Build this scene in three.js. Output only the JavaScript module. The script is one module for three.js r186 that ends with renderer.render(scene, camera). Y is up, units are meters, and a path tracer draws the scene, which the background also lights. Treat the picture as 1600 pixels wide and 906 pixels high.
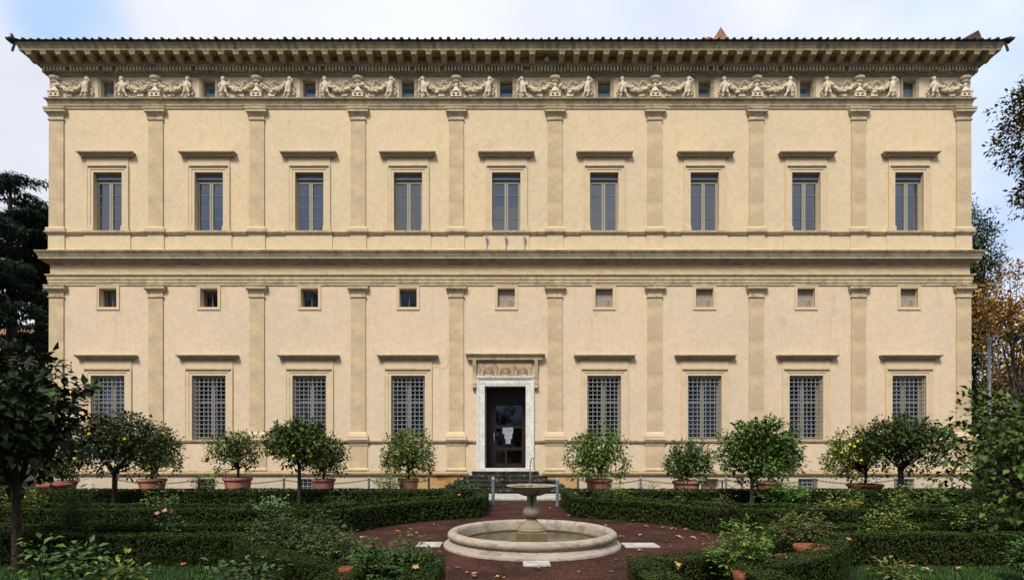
import * as THREE from 'three';
import { mergeGeometries } from 'three/addons/utils/BufferGeometryUtils.js';
import { MarchingCubes } from 'three/addons/objects/MarchingCubes.js';

// ------------------------------------------------------------------ camera, sky, sun, exposure
const F = 865, HX = 797, HY = 704, CAMD = 21.6, EYE = 1.6;   // lens (pixels of the photo), vanishing point, distance to the facade
const scene = new THREE.Scene();
const camera = new THREE.PerspectiveCamera(2 * Math.atan(704 / F) * 180 / Math.PI, 1606 / 1408, 0.1, 600);
camera.position.set(0, EYE, CAMD);
camera.lookAt(0, EYE, 0);
camera.setViewOffset(1606, 1408, 6, 0, 1600, 906);
const renderer = new THREE.WebGLRenderer({ antialias: true });
renderer.setSize(1024, 579);
renderer.toneMapping = THREE.LinearToneMapping;
renderer.toneMappingExposure = 2.75;
renderer.shadowMap.enabled = true;

// seeded noise
function rngOf(seed) { let a = seed >>> 0; return () => { a |= 0; a = a + 0x6D2B79F5 | 0; let t = Math.imul(a ^ a >>> 15, 1 | a); t = t + Math.imul(t ^ t >>> 7, 61 | t) ^ t; return ((t ^ t >>> 14) >>> 0) / 4294967296; }; }
function hash(x, y, z) { let h = Math.imul(x, 374761393) ^ Math.imul(y, 668265263) ^ Math.imul(z, 1274126177); h = Math.imul(h ^ h >>> 13, 1274126177); return ((h ^ h >>> 16) >>> 0) / 4294967296; }
const sm = t => t * t * (3 - 2 * t), lerp = (a, b, t) => a + (b - a) * t, clamp = (v, a = 0, b = 1) => Math.min(b, Math.max(a, v));
const sstep = (a, b, v) => sm(clamp((v - a) / (b - a)));
function vnoise(x, y, z = 0, px = 0, py = 0) {                   // value noise, tileable with period px, py
  const xi = Math.floor(x), yi = Math.floor(y), zi = Math.floor(z), u = sm(x - xi), v = sm(y - yi), w = sm(z - zi);
  const wx = i => px ? ((i % px) + px) % px : i, wy = i => py ? ((i % py) + py) % py : i;
  const g = (i, j, k) => hash(wx(xi + i), wy(yi + j), zi + k);
  const s = k => lerp(lerp(g(0, 0, k), g(1, 0, k), u), lerp(g(0, 1, k), g(1, 1, k), u), v);
  return w === 0 ? s(0) : lerp(s(0), s(1), w);
}
function fbm(x, y, z, oct, px = 0, py = 0) { let s = 0, a = .5, n = 0; for (let i = 0; i < oct; i++) { s += a * vnoise(x, y, z + i * 17, px, py); n += a; a *= .5; x *= 2; y *= 2; px *= 2; py *= 2; } return s / n; }
function fbm3(x, y, z, oct) { let s = 0, a = .5, n = 0; for (let i = 0; i < oct; i++) { s += a * vnoise(x, y, z); n += a; a *= .5; x = x * 2 + 5.1; y = y * 2 + 1.7; z = z * 2 + 9.2; } return s / n; }

{ // cloudy sky: thin bright cloud with a few blue gaps
  const W = 1024, H = 512, data = new Float32Array(W * H * 4);
  for (let j = 0; j < H; j++) for (let i = 0; i < W; i++) {
    const u = (i + .5) / W, v = (j + .5) / H, phi = (u - .5) * 2 * Math.PI, th = (v - .5) * Math.PI;
    const dx = Math.cos(th) * Math.cos(phi), dy = Math.sin(th), dz = Math.cos(th) * Math.sin(phi);
    const q = 1 / (Math.abs(dy) + .28);
    const n = fbm3(dx * q * 1.5 + 4.3, dy * 1.2 + 2.1, dz * q * 1.5 + 7.7, 6);
    const n2 = fbm3(dx * q * 3 + 14.3, dy * 2 + 2.1, dz * q * 3 + 1.7, 5);
    // blue gaps, the two of them that the photo shows among others of the same kind
    const gap = (x, y, z, s) => { const L = Math.hypot(x, y, z); return Math.exp(-((dx - x / L) ** 2 + (dy - y / L) ** 2 + (dz - z / L) ** 2) / (s * s)); };
    const holes = gap(-722, 680, -865, .06) + gap(-630, 690, -865, .05) * .35 + gap(820, 410, -865, .15) * .75 + gap(700, 640, -865, .2) * .35 + sstep(0, .7, dz) * .55;
    let cover = sstep(.26, .60, n + .1 - holes * .42 + (n2 - .5) * .34);
    const up = clamp(dy), blue = [lerp(.19, .12, up), lerp(.265, .22, up), lerp(.41, .38, up)];
    const body = .325 + .17 * (n2 - .5) + .08 * (n - .5), cloud = [body * .955, body * .985, body * 1.09];
    const c = dy < 0 ? [.10, .09, .075] : [0, 1, 2].map(k => lerp(blue[k], cloud[k], .18 + .82 * cover));
    data.set([c[0], c[1], c[2], 1], (j * W + i) * 4);
  }
  const sky = new THREE.DataTexture(data, W, H, THREE.RGBAFormat, THREE.FloatType);
  sky.mapping = THREE.EquirectangularReflectionMapping; sky.magFilter = THREE.LinearFilter; sky.minFilter = THREE.LinearFilter; sky.needsUpdate = true;
  scene.background = sky; scene.environment = sky;
}
const sun = new THREE.DirectionalLight(new THREE.Color().setRGB(1, .95, .88), 1.5);
sun.position.set(-11, 44, 29); sun.target.position.set(0, 5, 0);
sun.castShadow = true; sun.shadow.radius = 30; sun.shadow.mapSize.set(4096, 4096);
Object.assign(sun.shadow.camera, { left: -32, right: 32, top: 26, bottom: -26, near: 1, far: 140 });
scene.add(sun, sun.target);

// ------------------------------------------------------------------ helpers
const P = HX, X = px => (px - P) / 40;                          // facade: 40 photo pixels to the metre
const gx = (px, d) => (px - HX) * d / F, gh = (py, d) => EYE + (HY - py) * d / F, gz = d => CAMD - d;
const used = {};
function numbered(n) { const k = used[n] = (used[n] ?? -1) + 1; return k ? n + '_' + String(k).padStart(3, '0') : n; }
function finish(o) { o.castShadow = o.receiveShadow = true; return o; }
function thing(name, label, category, pos = [0, 0, 0], group) {
  const o = new THREE.Group(); o.name = numbered(name); o.position.set(...pos); o.userData = { label, category };
  if (group) o.userData.group = group; scene.add(o); return o;
}
function solo(name, geo, mat, label, category, pos = [0, 0, 0], group) {
  const o = finish(new THREE.Mesh(geo, mat)); o.name = numbered(name); o.position.set(...pos); o.userData = { label, category };
  if (group) o.userData.group = group; scene.add(o); return o;
}
function struct(name, geo, mat, label, category) { const o = finish(new THREE.Mesh(geo, mat)); o.name = numbered(name); o.userData = { kind: 'structure', label, category }; scene.add(o); return o; }
function part(name, geo, mat, parent) { const o = finish(new THREE.Mesh(geo, mat)); o.name = name; parent.add(o); return o; }
function sub(name, parent, pos = [0, 0, 0]) { const o = new THREE.Group(); o.name = name; o.position.set(...pos); parent.add(o); return o; }
function inst(name, geo, mat, mats, cols, parent) {
  const o = finish(new THREE.InstancedMesh(geo, mat, mats.length)); o.name = name; o.userData.kind = 'stuff';
  mats.forEach((m, i) => o.setMatrixAt(i, m)); if (cols) cols.forEach((c, i) => o.setColorAt(i, c)); parent.add(o); return o;
}
function metres(g, ox = 0, oy = 0) {                             // uv in metres, by the side that each face looks to
  if (g.index) g = g.toNonIndexed();
  if (!g.attributes.normal) g.computeVertexNormals();
  const p = g.attributes.position, n = g.attributes.normal, uv = new Float32Array(p.count * 2);
  for (let i = 0; i < p.count; i += 3) {
    let a = 0, b = 0, c = 0; for (let k = i; k < i + 3; k++) { a += n.getX(k); b += n.getY(k); c += n.getZ(k); }
    a = Math.abs(a); b = Math.abs(b); c = Math.abs(c);
    for (let k = i; k < i + 3; k++) {
      const x = p.getX(k), y = p.getY(k), z = p.getZ(k);
      const [s, t] = c >= a && c >= b ? [x, y] : a >= b ? [z, y] : [x, z];
      uv[2 * k] = s + ox; uv[2 * k + 1] = t + oy;
    }
  }
  g.setAttribute('uv', new THREE.BufferAttribute(uv, 2)); return g;
}
function soup(pos) { const g = new THREE.BufferGeometry(); g.setAttribute('position', new THREE.Float32BufferAttribute(pos, 3)); g.computeVertexNormals(); return metres(g); }
function box(x0, x1, y0, y1, z0, z1) { const g = new THREE.BoxGeometry(x1 - x0, y1 - y0, z1 - z0); g.translate((x0 + x1) / 2, (y0 + y1) / 2, (z0 + z1) / 2); return metres(g); }
function mould(cx, hw, zf, zb, prof) {                           // a moulding returned round its ends; prof: [projection, height] from below
  const pos = [], quad = (a, b, c, d) => pos.push(...a, ...b, ...c, ...a, ...c, ...d);
  const R = prof.map(([p, h]) => ({ l: cx - hw - p, r: cx + hw + p, f: zf + p, h }));
  for (let i = 0; i + 1 < R.length; i++) {
    const a = R[i], b = R[i + 1];
    quad([a.l, a.h, a.f], [a.r, a.h, a.f], [b.r, b.h, b.f], [b.l, b.h, b.f]);
    quad([a.l, a.h, zb], [a.l, a.h, a.f], [b.l, b.h, b.f], [b.l, b.h, zb]);
    quad([a.r, a.h, a.f], [a.r, a.h, zb], [b.r, b.h, zb], [b.r, b.h, b.f]);
  }
  const a = R[0], b = R[R.length - 1];
  quad([a.l, a.h, zb], [a.r, a.h, zb], [a.r, a.h, a.f], [a.l, a.h, a.f]);
  quad([b.l, b.h, b.f], [b.r, b.h, b.f], [b.r, b.h, zb], [b.l, b.h, zb]);
  return soup(pos);
}
function panel(x0, x1, y0, y1, holes, z0, z1) {                  // a wall slab with openings [xa, xb, ya, yb]
  const s = new THREE.Shape([[x0, y0], [x1, y0], [x1, y1], [x0, y1]].map(a => new THREE.Vector2(...a)));
  for (const [a, b, c, d] of holes) s.holes.push(new THREE.Path([[a, c], [a, d], [b, d], [b, c]].map(q => new THREE.Vector2(...q))));
  const g = new THREE.ExtrudeGeometry(s, { depth: z1 - z0, bevelEnabled: false }); g.translate(0, 0, z0); return metres(g);
}
function ringFrame(x0, x1, y0, y1, t, z0, z1, openBottom) {      // architrave round an opening, three steps deep
  const out = []; const steps = [[0, .38, .45], [.38, .8, .75], [.8, 1, 1]];
  for (const [a, b, k] of steps) {
    const i0 = t * a, i1 = t * b, zf = z0 + (z1 - z0) * k, yb = openBottom ? y0 : y0 - i1;
    out.push(box(x0 - i1, x0 - i0, yb, y1 + i1, z0 - .02, zf), box(x1 + i0, x1 + i1, yb, y1 + i1, z0 - .02, zf), box(x0 - i0, x1 + i0, y1 + i0, y1 + i1, z0 - .02, zf));
    if (!openBottom) out.push(box(x0 - i0, x1 + i0, y0 - i1, y0 - i0, z0 - .02, zf));
  }
  return mergeGeometries(out);
}
function limb(points, r0, r1, seg = 7) {                         // tapered tube through points
  const c = new THREE.CatmullRomCurve3(points.map(p => new THREE.Vector3(...p))), n = Math.max(3, points.length * 3), fr = c.computeFrenetFrames(n, false);
  const pos = [], uv = [], idx = [];
  for (let i = 0; i <= n; i++) {
    const t = i / n, p = c.getPoint(t), r = lerp(r0, r1, t);
    for (let j = 0; j <= seg; j++) { const a = j / seg * Math.PI * 2, N = fr.normals[i], B = fr.binormals[i], ca = Math.cos(a) * r, sa = Math.sin(a) * r; pos.push(p.x + N.x * ca + B.x * sa, p.y + N.y * ca + B.y * sa, p.z + N.z * ca + B.z * sa); uv.push(j / seg * .4, t * 2); }
  }
  for (let i = 0; i < n; i++) for (let j = 0; j < seg; j++) { const a = i * (seg + 1) + j, b = a + seg + 1; idx.push(a, a + 1, b, b, a + 1, b + 1); }
  const g = new THREE.BufferGeometry(); g.setAttribute('position', new THREE.Float32BufferAttribute(pos, 3)); g.setAttribute('uv', new THREE.Float32BufferAttribute(uv, 2)); g.setIndex(idx); g.computeVertexNormals(); return g;
}
const lathe = (pts, seg = 48) => new THREE.LatheGeometry(pts.map(p => new THREE.Vector2(...p)), seg);

// ------------------------------------------------------------------ textures
function tex(w, h, fn, size, srgb = true, sizeY) {
  const d = new Uint8Array(w * h * 4);
  for (let j = 0; j < h; j++) for (let i = 0; i < w; i++) { const c = fn(i / w, j / h); for (let k = 0; k < 3; k++) d[(j * w + i) * 4 + k] = clamp((Array.isArray(c) ? c[k] : c)) * 255; d[(j * w + i) * 4 + 3] = 255; }
  const t = new THREE.DataTexture(d, w, h); t.wrapS = t.wrapT = THREE.RepeatWrapping; t.magFilter = THREE.LinearFilter; t.minFilter = THREE.LinearMipmapLinearFilter; t.generateMipmaps = true;
  if (srgb) t.colorSpace = THREE.SRGBColorSpace; t.repeat.set(1 / size, 1 / (sizeY ?? size)); t.needsUpdate = true; return t;
}
const N = (u, v, f, o, z = 0) => fbm(u * f, v * f, z, o, f, f);
const stuccoMap = tex(1024, 1024, (u, v) => {
  const a = N(u, v, 6, 5, 3), b = N(u, v, 72, 3, 9), st = fbm(u * 60, v * 5, 31, 3, 60, 5), p = N(u, v, 14, 4, 21);
  let k = .955 + (a - .5) * .07 + (b - .5) * .075 - sstep(.64, .8, st) * .035 * sstep(.4, .6, a);
  const stain = sstep(.66, .8, p) * .035;
  return [k - stain * .8, k - stain - (a - .5) * .02, k - stain * 1.3 - (a - .5) * .06];
}, 9.3);
const stuccoBump = tex(512, 512, (u, v) => .5 + (N(u, v, 64, 3, 5) - .5) * .7 + (N(u, v, 9, 2, 4) - .5) * .5, 1.7, false);
const courseRows = 18;
const brickFn = (u, v) => { // fine roughly laid courses, joints broken and wavering
  const w = (N(u, v, 8, 3, 2) - .5) * .035, r = (v + w) * courseRows, k = r - Math.floor(r), row = Math.floor(r) % courseRows;
  const brk = fbm(u * 9, row * 7.3, 3, 2, 9, 0); return sstep(.17, .02, Math.min(k, 1 - k)) * sstep(.38, .56, brk);
};
const brickMap = tex(512, 512, (u, v) => { const j = brickFn(u, v), a = N(u, v, 5, 4, 7), b = N(u, v, 50, 2, 1); const k = .92 + (a - .5) * .16 + (b - .5) * .1 - j * .05; return [k, k - .005 - j * .01, k - .02 - (a - .5) * .05]; }, 1.35);
const brickBump = tex(512, 512, (u, v) => .75 - brickFn(u, v) * .7 + (N(u, v, 40, 3, 6) - .5) * .45, 1.35, false);
const stoneMap = tex(1024, 512, (u, v) => { // weathered stone: dark grime and lichen in patches
  const a = fbm(u * 12, v * 6, 2, 5, 12, 6), b = fbm(u * 80, v * 40, 8, 3, 80, 40), c = fbm(u * 26, v * 9, 15, 4, 26, 9), l = fbm(u * 34, v * 20, 23, 3, 34, 20);
  const k = .9 + (b - .5) * .2 + (a - .5) * .16 - sstep(.55, .75, c) * .13, g = sstep(.62, .78, l) * .03;
  return [k - g, k - .01 - g * .4, k - .03 - g * 1.5];
}, 5.3, true, 1.9);
const stoneBump = tex(512, 512, (u, v) => .5 + (N(u, v, 50, 3, 5) - .5) * .6 + (N(u, v, 10, 3, 4) - .5) * .6, 1.3, false);
const marbleMap = tex(512, 512, (u, v) => { const w = N(u, v, 5, 5, 3), r = Math.abs(Math.sin((u * 2 + v + w * 2.6) * Math.PI * 2)), s = Math.abs(Math.sin((u - v * 2 + w * 3.4) * Math.PI * 2)), vein = Math.pow(1 - r, 9) * .3 + Math.pow(1 - s, 14) * .38 * sstep(.4, .6, N(u, v, 4, 3, 8)); const k = .96 - vein - (N(u, v, 8, 4, 5) - .4) * .14; return [k, k - .015, k - .045]; }, 1.7);
const plinthMap = tex(1024, 256, (u, v) => { // ochre wash stained rust and black-green by damp
  const a = fbm(u * 16, v * 4, 3, 5, 16, 4), b = fbm(u * 50, v * 12, 6, 4, 50, 12), c = fbm(u * 9, v * 3, 13, 4, 9, 3), r = sstep(.42, .62, a), d = sstep(.56, .72, b) * sstep(.4, .62, c);
  return [lerp(.92, .82, r) * (1 - d * .55) + (b - .5) * .12, lerp(.80, .60, r) * (1 - d * .5) + (b - .5) * .12, lerp(.60, .34, r) * (1 - d * .4) + (b - .5) * .1];
}, 14, true, 3.1);
const stepMap = tex(512, 512, (u, v) => { const a = N(u, v, 6, 5, 2), b = N(u, v, 60, 3, 4), s = N(u, v, 24, 3, 17), k = .33 + (a - .5) * .3 + (b - .5) * .2, l = sstep(.66, .76, s) * .42; return [k + l, k + .003 + l, k - .03 + l * .9]; }, 1.6);
const gravelMap = tex(1024, 1024, (u, v) => { const a = N(u, v, 128, 2, 2), b = N(u, v, 7, 5, 5), c = N(u, v, 256, 1, 9), k = .62 + (a - .5) * .55 + (c - .5) * .35 + (b - .5) * .5, pale = sstep(.8, .93, c) * sstep(.55, .7, a) * .3; return [k + pale, k + pale, k + pale]; }, 2.6);
const gravelBump = tex(512, 512, (u, v) => N(u, v, 128, 2, 2), 1.3, false);
const soilMap = tex(512, 512, (u, v) => { const k = .6 + (N(u, v, 40, 4, 2) - .5) * .8; return [k, k, k]; }, 1.5);
const terraMap = tex(512, 512, (u, v) => { const a = N(u, v, 5, 5, 4), b = N(u, v, 40, 3, 2), l = sstep(.52, .68, N(u, v, 8, 5, 11)), k = .82 + (b - .5) * .2 + (a - .5) * .25; return [k + l * .12, k - .02 + l * .3, k - .03 + l * .36]; }, 1);
terraMap.repeat.set(1, 1);
const barkMap = tex(256, 256, (u, v) => { const k = .7 + (fbm(u * 24, v * 6, 2, 4, 24, 6) - .5) * .9; return [k, k, k]; }, 1); barkMap.repeat.set(2, 3);
const waterBump = tex(256, 256, (u, v) => N(u, v, 6, 4, 2), 1.1, false);

const rgb = (r, g, b) => new THREE.Color().setRGB(r, g, b);
const std = (c, o = {}) => new THREE.MeshPhysicalMaterial({ color: rgb(...c), roughness: .9, specularIntensity: .35, ...o });
const M = {
  upper: std([.765, .59, .355], { map: stuccoMap, bumpMap: stuccoBump, bumpScale: .006 }),
  lower: std([.76, .585, .385], { map: stuccoMap, bumpMap: stuccoBump, bumpScale: .006 }),
  trim: std([.74, .565, .345], { map: stuccoMap, bumpMap: stuccoBump, bumpScale: .004 }),
  brick: std([.71, .54, .325], { map: brickMap, bumpMap: brickBump, bumpScale: .008 }),
  frieze: std([.71, .57, .37], { map: stuccoMap, bumpMap: stuccoBump, bumpScale: .006 }),
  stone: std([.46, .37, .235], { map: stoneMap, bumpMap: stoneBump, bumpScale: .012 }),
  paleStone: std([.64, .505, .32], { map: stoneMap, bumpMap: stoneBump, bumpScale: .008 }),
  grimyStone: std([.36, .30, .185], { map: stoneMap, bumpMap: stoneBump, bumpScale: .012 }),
  relief: std([.75, .62, .42], { map: stuccoMap, roughness: .85 }),
  marble: std([.80, .77, .72], { map: marbleMap, roughness: .55 }),
  plinth: std([.66, .56, .47], { map: plinthMap, bumpMap: stuccoBump, bumpScale: .008 }),
  baseWash: std([.66, .53, .36], { map: stuccoMap, bumpMap: stuccoBump, bumpScale: .008 }),
  ochre: std([.56, .41, .23], { map: stoneMap, bumpMap: stoneBump, bumpScale: .01 }),
  step: std([.34, .315, .27], { map: stepMap, bumpMap: stoneBump, bumpScale: .012 }),
  paving: std([.55, .54, .51], { map: stoneMap }),
  tile: std([.075, .055, .05], { map: stoneMap }),
  chimney: std([.45, .24, .14], { map: stoneMap }),
  iron: std([.20, .20, .21], { roughness: .55, metalness: .3 }),
  grille: std([.30, .295, .285], { roughness: .6 }),
  blackIron: std([.03, .03, .032], { roughness: .5 }),
  wood: std([.33, .30, .215], { roughness: .6 }),
  blind: std([.17, .17, .18], { roughness: .5 }),
  board: std([.42, .35, .29], { map: stoneMap }),
  screen: std([.16, .165, .18], { roughness: .8 }),
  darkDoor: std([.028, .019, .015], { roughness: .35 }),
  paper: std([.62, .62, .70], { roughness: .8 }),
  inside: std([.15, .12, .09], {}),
  path: std([.145, .055, .036], { map: gravelMap, bumpMap: gravelBump, bumpScale: .01 }),
  ground: std([.12, .10, .07], { map: gravelMap, bumpMap: gravelBump, bumpScale: .01 }),
  soil: std([.035, .024, .016], { map: soilMap, bumpMap: soilMap, bumpScale: .03 }),
  lawn: std([.035, .06, .015], { map: soilMap }),
  basin: std([.46, .385, .31], { map: stoneMap, bumpMap: stoneBump, bumpScale: .006, roughness: .85 }),
  column: std([.33, .285, .21], { map: marbleMap, bumpMap: stoneBump, bumpScale: .008 }),
  mossy: std([.20, .15, .075], { map: stoneMap, bumpMap: stoneBump, bumpScale: .01, roughness: .7 }),
  terra: std([.50, .20, .14], { map: terraMap, roughness: .85 }),
  terraNew: std([.36, .115, .065], { map: terraMap, roughness: .85 }),
  bark: std([.085, .06, .042], { map: barkMap, bumpMap: barkMap, bumpScale: .01 }),
  paleBark: std([.24, .20, .15], { map: barkMap, bumpMap: barkMap, bumpScale: .01 }),
  leaf: std([1, 1, 1], { vertexColors: true, roughness: .5, specularIntensity: .4, side: THREE.DoubleSide }),
  matLeaf: std([1, 1, 1], { vertexColors: true, roughness: .8, specularIntensity: .2, side: THREE.DoubleSide }),
  hedgeLeaf: std([1, 1, 1], { roughness: .7, specularIntensity: .2, side: THREE.DoubleSide }),
  hedgeCore: std([.012, .011, .006], { specularIntensity: 0 }),  // near-black colour stands for the shade between the leaves
  fruit: std([.75, .42, .04], { roughness: .45 }),
  fruitY: std([.72, .55, .07], { roughness: .45 }),
  house: std([.62, .46, .3], { map: stuccoMap }),
  houseRoof: std([.32, .16, .09], { map: stoneMap }),
  petal: std([.72, .34, .42], { roughness: .7, side: THREE.DoubleSide }),
  fallen: [[.42, .24, .10], [.36, .15, .06], [.50, .34, .17], [.24, .10, .05]].map(c => std(c, { side: THREE.DoubleSide, roughness: .8 })),
};
const glass = (ior = 2.1) => new THREE.MeshPhysicalMaterial({ color: rgb(.75, .8, .8), transmission: 1, thickness: 0, roughness: .03, ior, side: THREE.DoubleSide });
M.glass = glass(2.3); M.lowGlass = glass(1.45);
M.water = new THREE.MeshPhysicalMaterial({ color: rgb(.045, .05, .013), roughness: .06, ior: 1.33, bumpMap: waterBump, bumpScale: .006 });
M.jet = new THREE.MeshPhysicalMaterial({ color: rgb(.95, .97, 1), transmission: 1, thickness: .02, roughness: .12, ior: 1.33 });

// ------------------------------------------------------------------ ground
{
  const sheet = (pts, y) => { const g = new THREE.ShapeGeometry(new THREE.Shape(pts.map(([x, d]) => new THREE.Vector2(x, -gz(d))))); g.rotateX(-Math.PI / 2); g.translate(0, y, 0); return metres(g); };
  const big = new THREE.PlaneGeometry(700, 700); big.rotateX(-Math.PI / 2);
  struct('ground', metres(big), M.ground, 'dusty earth ground round the villa and gardens', 'ground');
  struct('path', sheet([[-17, -6], [17, -6], [17, 17.4], [-17, 17.4]], .004), M.path, 'red brown gravel path round the fountain and up to the steps', 'path');
  struct('pavement', box(-3.4, 4.6, -.05, .05, 1.7, 3.75), M.paving, 'pale stone paving strip at the foot of the entrance steps', 'pavement');
}
const AX = .42, DC = 9.6;                                        // axis of the garden, centre of its round
function quadrant(side, back, r, px, cross, far, xEnd) {          // hedge line of one bed, [x, d] points
  const s = back ? 1 : -1, pts = [];
  const d1 = DC + s * Math.sqrt(r * r - px * px), xc = Math.sqrt(r * r - (cross - DC) ** 2);
  if (back) pts.push([xEnd, far]);
  pts.push([px, far]);
  const a0 = Math.atan2(d1 - DC, px), a1 = Math.atan2(cross - DC, xc);
  for (let i = 0; i <= 14; i++) { const a = lerp(a0, a1, i / 14); pts.push([r * Math.cos(a), DC + r * Math.sin(a)]); }
  pts.push([xEnd, cross]);
  return pts.map(([x, d]) => [AX + side * x, d]);
}
const hedges = [];
for (const side of [-1, 1]) for (const back of [true, false]) {
  const o = back ? quadrant(side, true, 3.77, 1.2, 10.77, 16.3, 16.5) : quadrant(side, false, 3.77, side < 0 ? 1.28 : .98, 8.68, 4.2, 10.5);
  const i = back ? quadrant(side, true, 4.55, 2.0, 11.7, 15.45, 16.5) : quadrant(side, false, 4.5, 2.0, 7.73, 4.2, 10.5);
  hedges.push({ side, back, pts: o, which: 'outer' }, { side, back, pts: i, which: 'inner' });
  const close = p => back ? p : [...p, [AX + side * 10.5, 4.2]];
  const sheet = (pts, y) => { const g = new THREE.ShapeGeometry(new THREE.Shape(pts.map(([x, d]) => new THREE.Vector2(x, -gz(d))))); g.rotateX(-Math.PI / 2); g.translate(0, y, 0); return metres(g); };
  const w = side < 0 ? 'left' : 'right', q = back ? 'rear' : 'front';
  struct('bed_soil', sheet(close(o), .009), M.soil, `dark soil of the ${q} ${w} planting bed`, 'soil');
  struct('lawn', sheet(close(i), .014), M.lawn, `patch of lawn inside the ${q} ${w} hedges`, 'lawn');
}

// ------------------------------------------------------------------ villa
const villa = thing('villa', 'cream stuccoed two storey villa with pilasters and a carved garland frieze', 'villa');
const D0 = -15;                                                  // back of the villa
const upX = [168.5, 326.5, 483.5, 637.5, 791, 944, 1101, 1259.5, 1420.5].map(X);
const pilX = [88, 244, 402, 560, 713, 867, 1023, 1181.5, 1341, 1505.5].map(X);
const baseHoles = [[323, .34], [480, .34], [1110, .31], [1262, .38], [1413, .38]].map(([p, h]) => [X(p) - h, X(p) + h, .06, .5]);
const door = { x0: -1.0, x1: .625, y0: .92, y1: 4.125 };
const lowHole = x => [x - .66, x + .66, 2.0, 4.525], mezHole = x => [x - .34, x + .34, 7.2, 7.92], upHole = x => [x - .555, x + .555, 10.16, 12.45], friHole = x => [x - .245, x + .245, 15.36, 16.02];
{
  part('base_wall', panel(-18.0, -4.3, -.3, .63, baseHoles.slice(0, 2), -.5, .03), M.baseWash, villa);
  part('base_wall', panel(2.7, 18.0, -.3, .63, baseHoles.slice(2), -.5, .03), M.baseWash, villa);
  part('base_wall', panel(-4.3, 2.7, -.3, .63, [], -.5, .03), M.plinth, villa);
  const lowHoles = upX.filter((x, i) => i !== 4).map(lowHole).concat(upX.map(mezHole), [[door.x0, door.x1, door.y0, door.y1]]);
  part('wall', panel(-17.97, 17.97, .63, 8.05, lowHoles, -.5, 0), M.lower, villa);
  part('wall', panel(-17.97, 17.97, 8.05, 9.32, [], -.5, .004), M.brick, villa);
  part('wall', panel(-17.97, 17.97, 9.32, 14.95, upX.map(upHole), -.5, 0), M.upper, villa);
  const sockets = pilX.flatMap((x, i) => { const c = i === 0 ? -17.74 : i === 9 ? 17.74 : x; return [[c - .13, c - .045, 15.37, 15.465], [c + .045, c + .13, 15.37, 15.465]]; });
  part('frieze', panel(-17.99, 17.99, 14.95, 16.6, upX.map(friHole).concat(sockets), -.5, 0), M.frieze, villa);
  for (const s of [-1, 1]) part('side_wall', box(s > 0 ? 17.45 : -17.95, s > 0 ? 17.95 : -17.45, -.3, 16.6, D0, -.5), M.upper, villa);
  part('back_wall', box(-17.95, 17.95, -.3, 16.6, D0 - .5, D0), M.upper, villa);
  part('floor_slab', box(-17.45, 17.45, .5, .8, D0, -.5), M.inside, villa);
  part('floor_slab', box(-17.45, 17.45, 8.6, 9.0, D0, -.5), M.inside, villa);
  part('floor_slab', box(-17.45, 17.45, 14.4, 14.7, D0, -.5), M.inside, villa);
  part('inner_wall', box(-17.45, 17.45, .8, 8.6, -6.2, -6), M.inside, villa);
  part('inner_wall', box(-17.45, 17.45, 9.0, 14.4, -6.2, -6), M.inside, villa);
  // string mouldings
  const band = (name, prof, mat, zf = 0) => part(name, mould(0, 17.98, zf, D0 - .5, prof), mat, villa);
  // plinth moulding stops at the steps
  const pl = [[.02, .61], [.1, .64], [.13, .70], [.115, .755], [.07, .775], [.07, .80], [.03, .835]];
  const stop = (a, b) => mould((a + b) / 2, (b - a) / 2, 0, -.2, pl);
  part('plinth_moulding', stop(-18, -1.75), M.ochre, villa); part('plinth_moulding', stop(1.38, 18), M.ochre, villa);
  for (const s of [-1, 1]) part('plinth_moulding', box(s > 0 ? 17.95 : -18.1, s > 0 ? 18.1 : -17.95, .62, .8, D0, -.2), M.plinth, villa);
  part('sill_course', mould((-18 - 1.35) / 2, (18 - 1.35) / 2, 0, -.2, [[.03, 1.87], [.05, 1.9], [.07, 1.93], [.075, 1.985], [.0, 2.0]]), M.stone, villa);
  part('sill_course', mould((18 + .98) / 2, (18 - .98) / 2, 0, -.2, [[.03, 1.87], [.05, 1.9], [.07, 1.93], [.075, 1.985], [.0, 2.0]]), M.stone, villa);
  band('architrave', [[.03, 8.03], [.03, 8.13], [.05, 8.133], [.05, 8.25], [.07, 8.253], [.07, 8.36], [.10, 8.40], [.12, 8.42], [.12, 8.455], [0, 8.46]], M.paleStone);
  band('string_cornice', [[.0, 8.83], [.06, 8.87], [.1, 8.90], [.12, 8.905], [.18, 8.955], [.185, 9.0], [.25, 9.003], [.255, 9.10], [.27, 9.115], [.275, 9.15], [.30, 9.2], [.33, 9.25], [.345, 9.28], [.345, 9.315], [0, 9.35]], M.stone);
  band('sill_course', [[.03, 9.99], [.05, 10.02], [.07, 10.06], [.09, 10.085], [.09, 10.135], [.0, 10.15]], M.paleStone);
  band('parapet_foot', [[.04, 9.34], [.04, 9.4], [.0, 9.42]], M.trim);
  band('architrave', [[.03, 14.92], [.03, 15.02], [.05, 15.023], [.05, 15.13], [.07, 15.133], [.07, 15.2], [.11, 15.235], [.14, 15.25], [.145, 15.3], [0, 15.315]], M.stone);
  // crowning cornice
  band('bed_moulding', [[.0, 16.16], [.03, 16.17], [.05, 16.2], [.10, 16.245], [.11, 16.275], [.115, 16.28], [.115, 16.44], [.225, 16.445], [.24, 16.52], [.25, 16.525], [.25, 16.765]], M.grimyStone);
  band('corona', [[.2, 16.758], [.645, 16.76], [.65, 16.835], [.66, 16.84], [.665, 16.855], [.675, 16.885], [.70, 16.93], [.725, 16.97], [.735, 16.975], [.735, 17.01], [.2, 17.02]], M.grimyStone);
  const den = []; const nd = 282, x0 = -18.1, x1 = 18.1;
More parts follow.
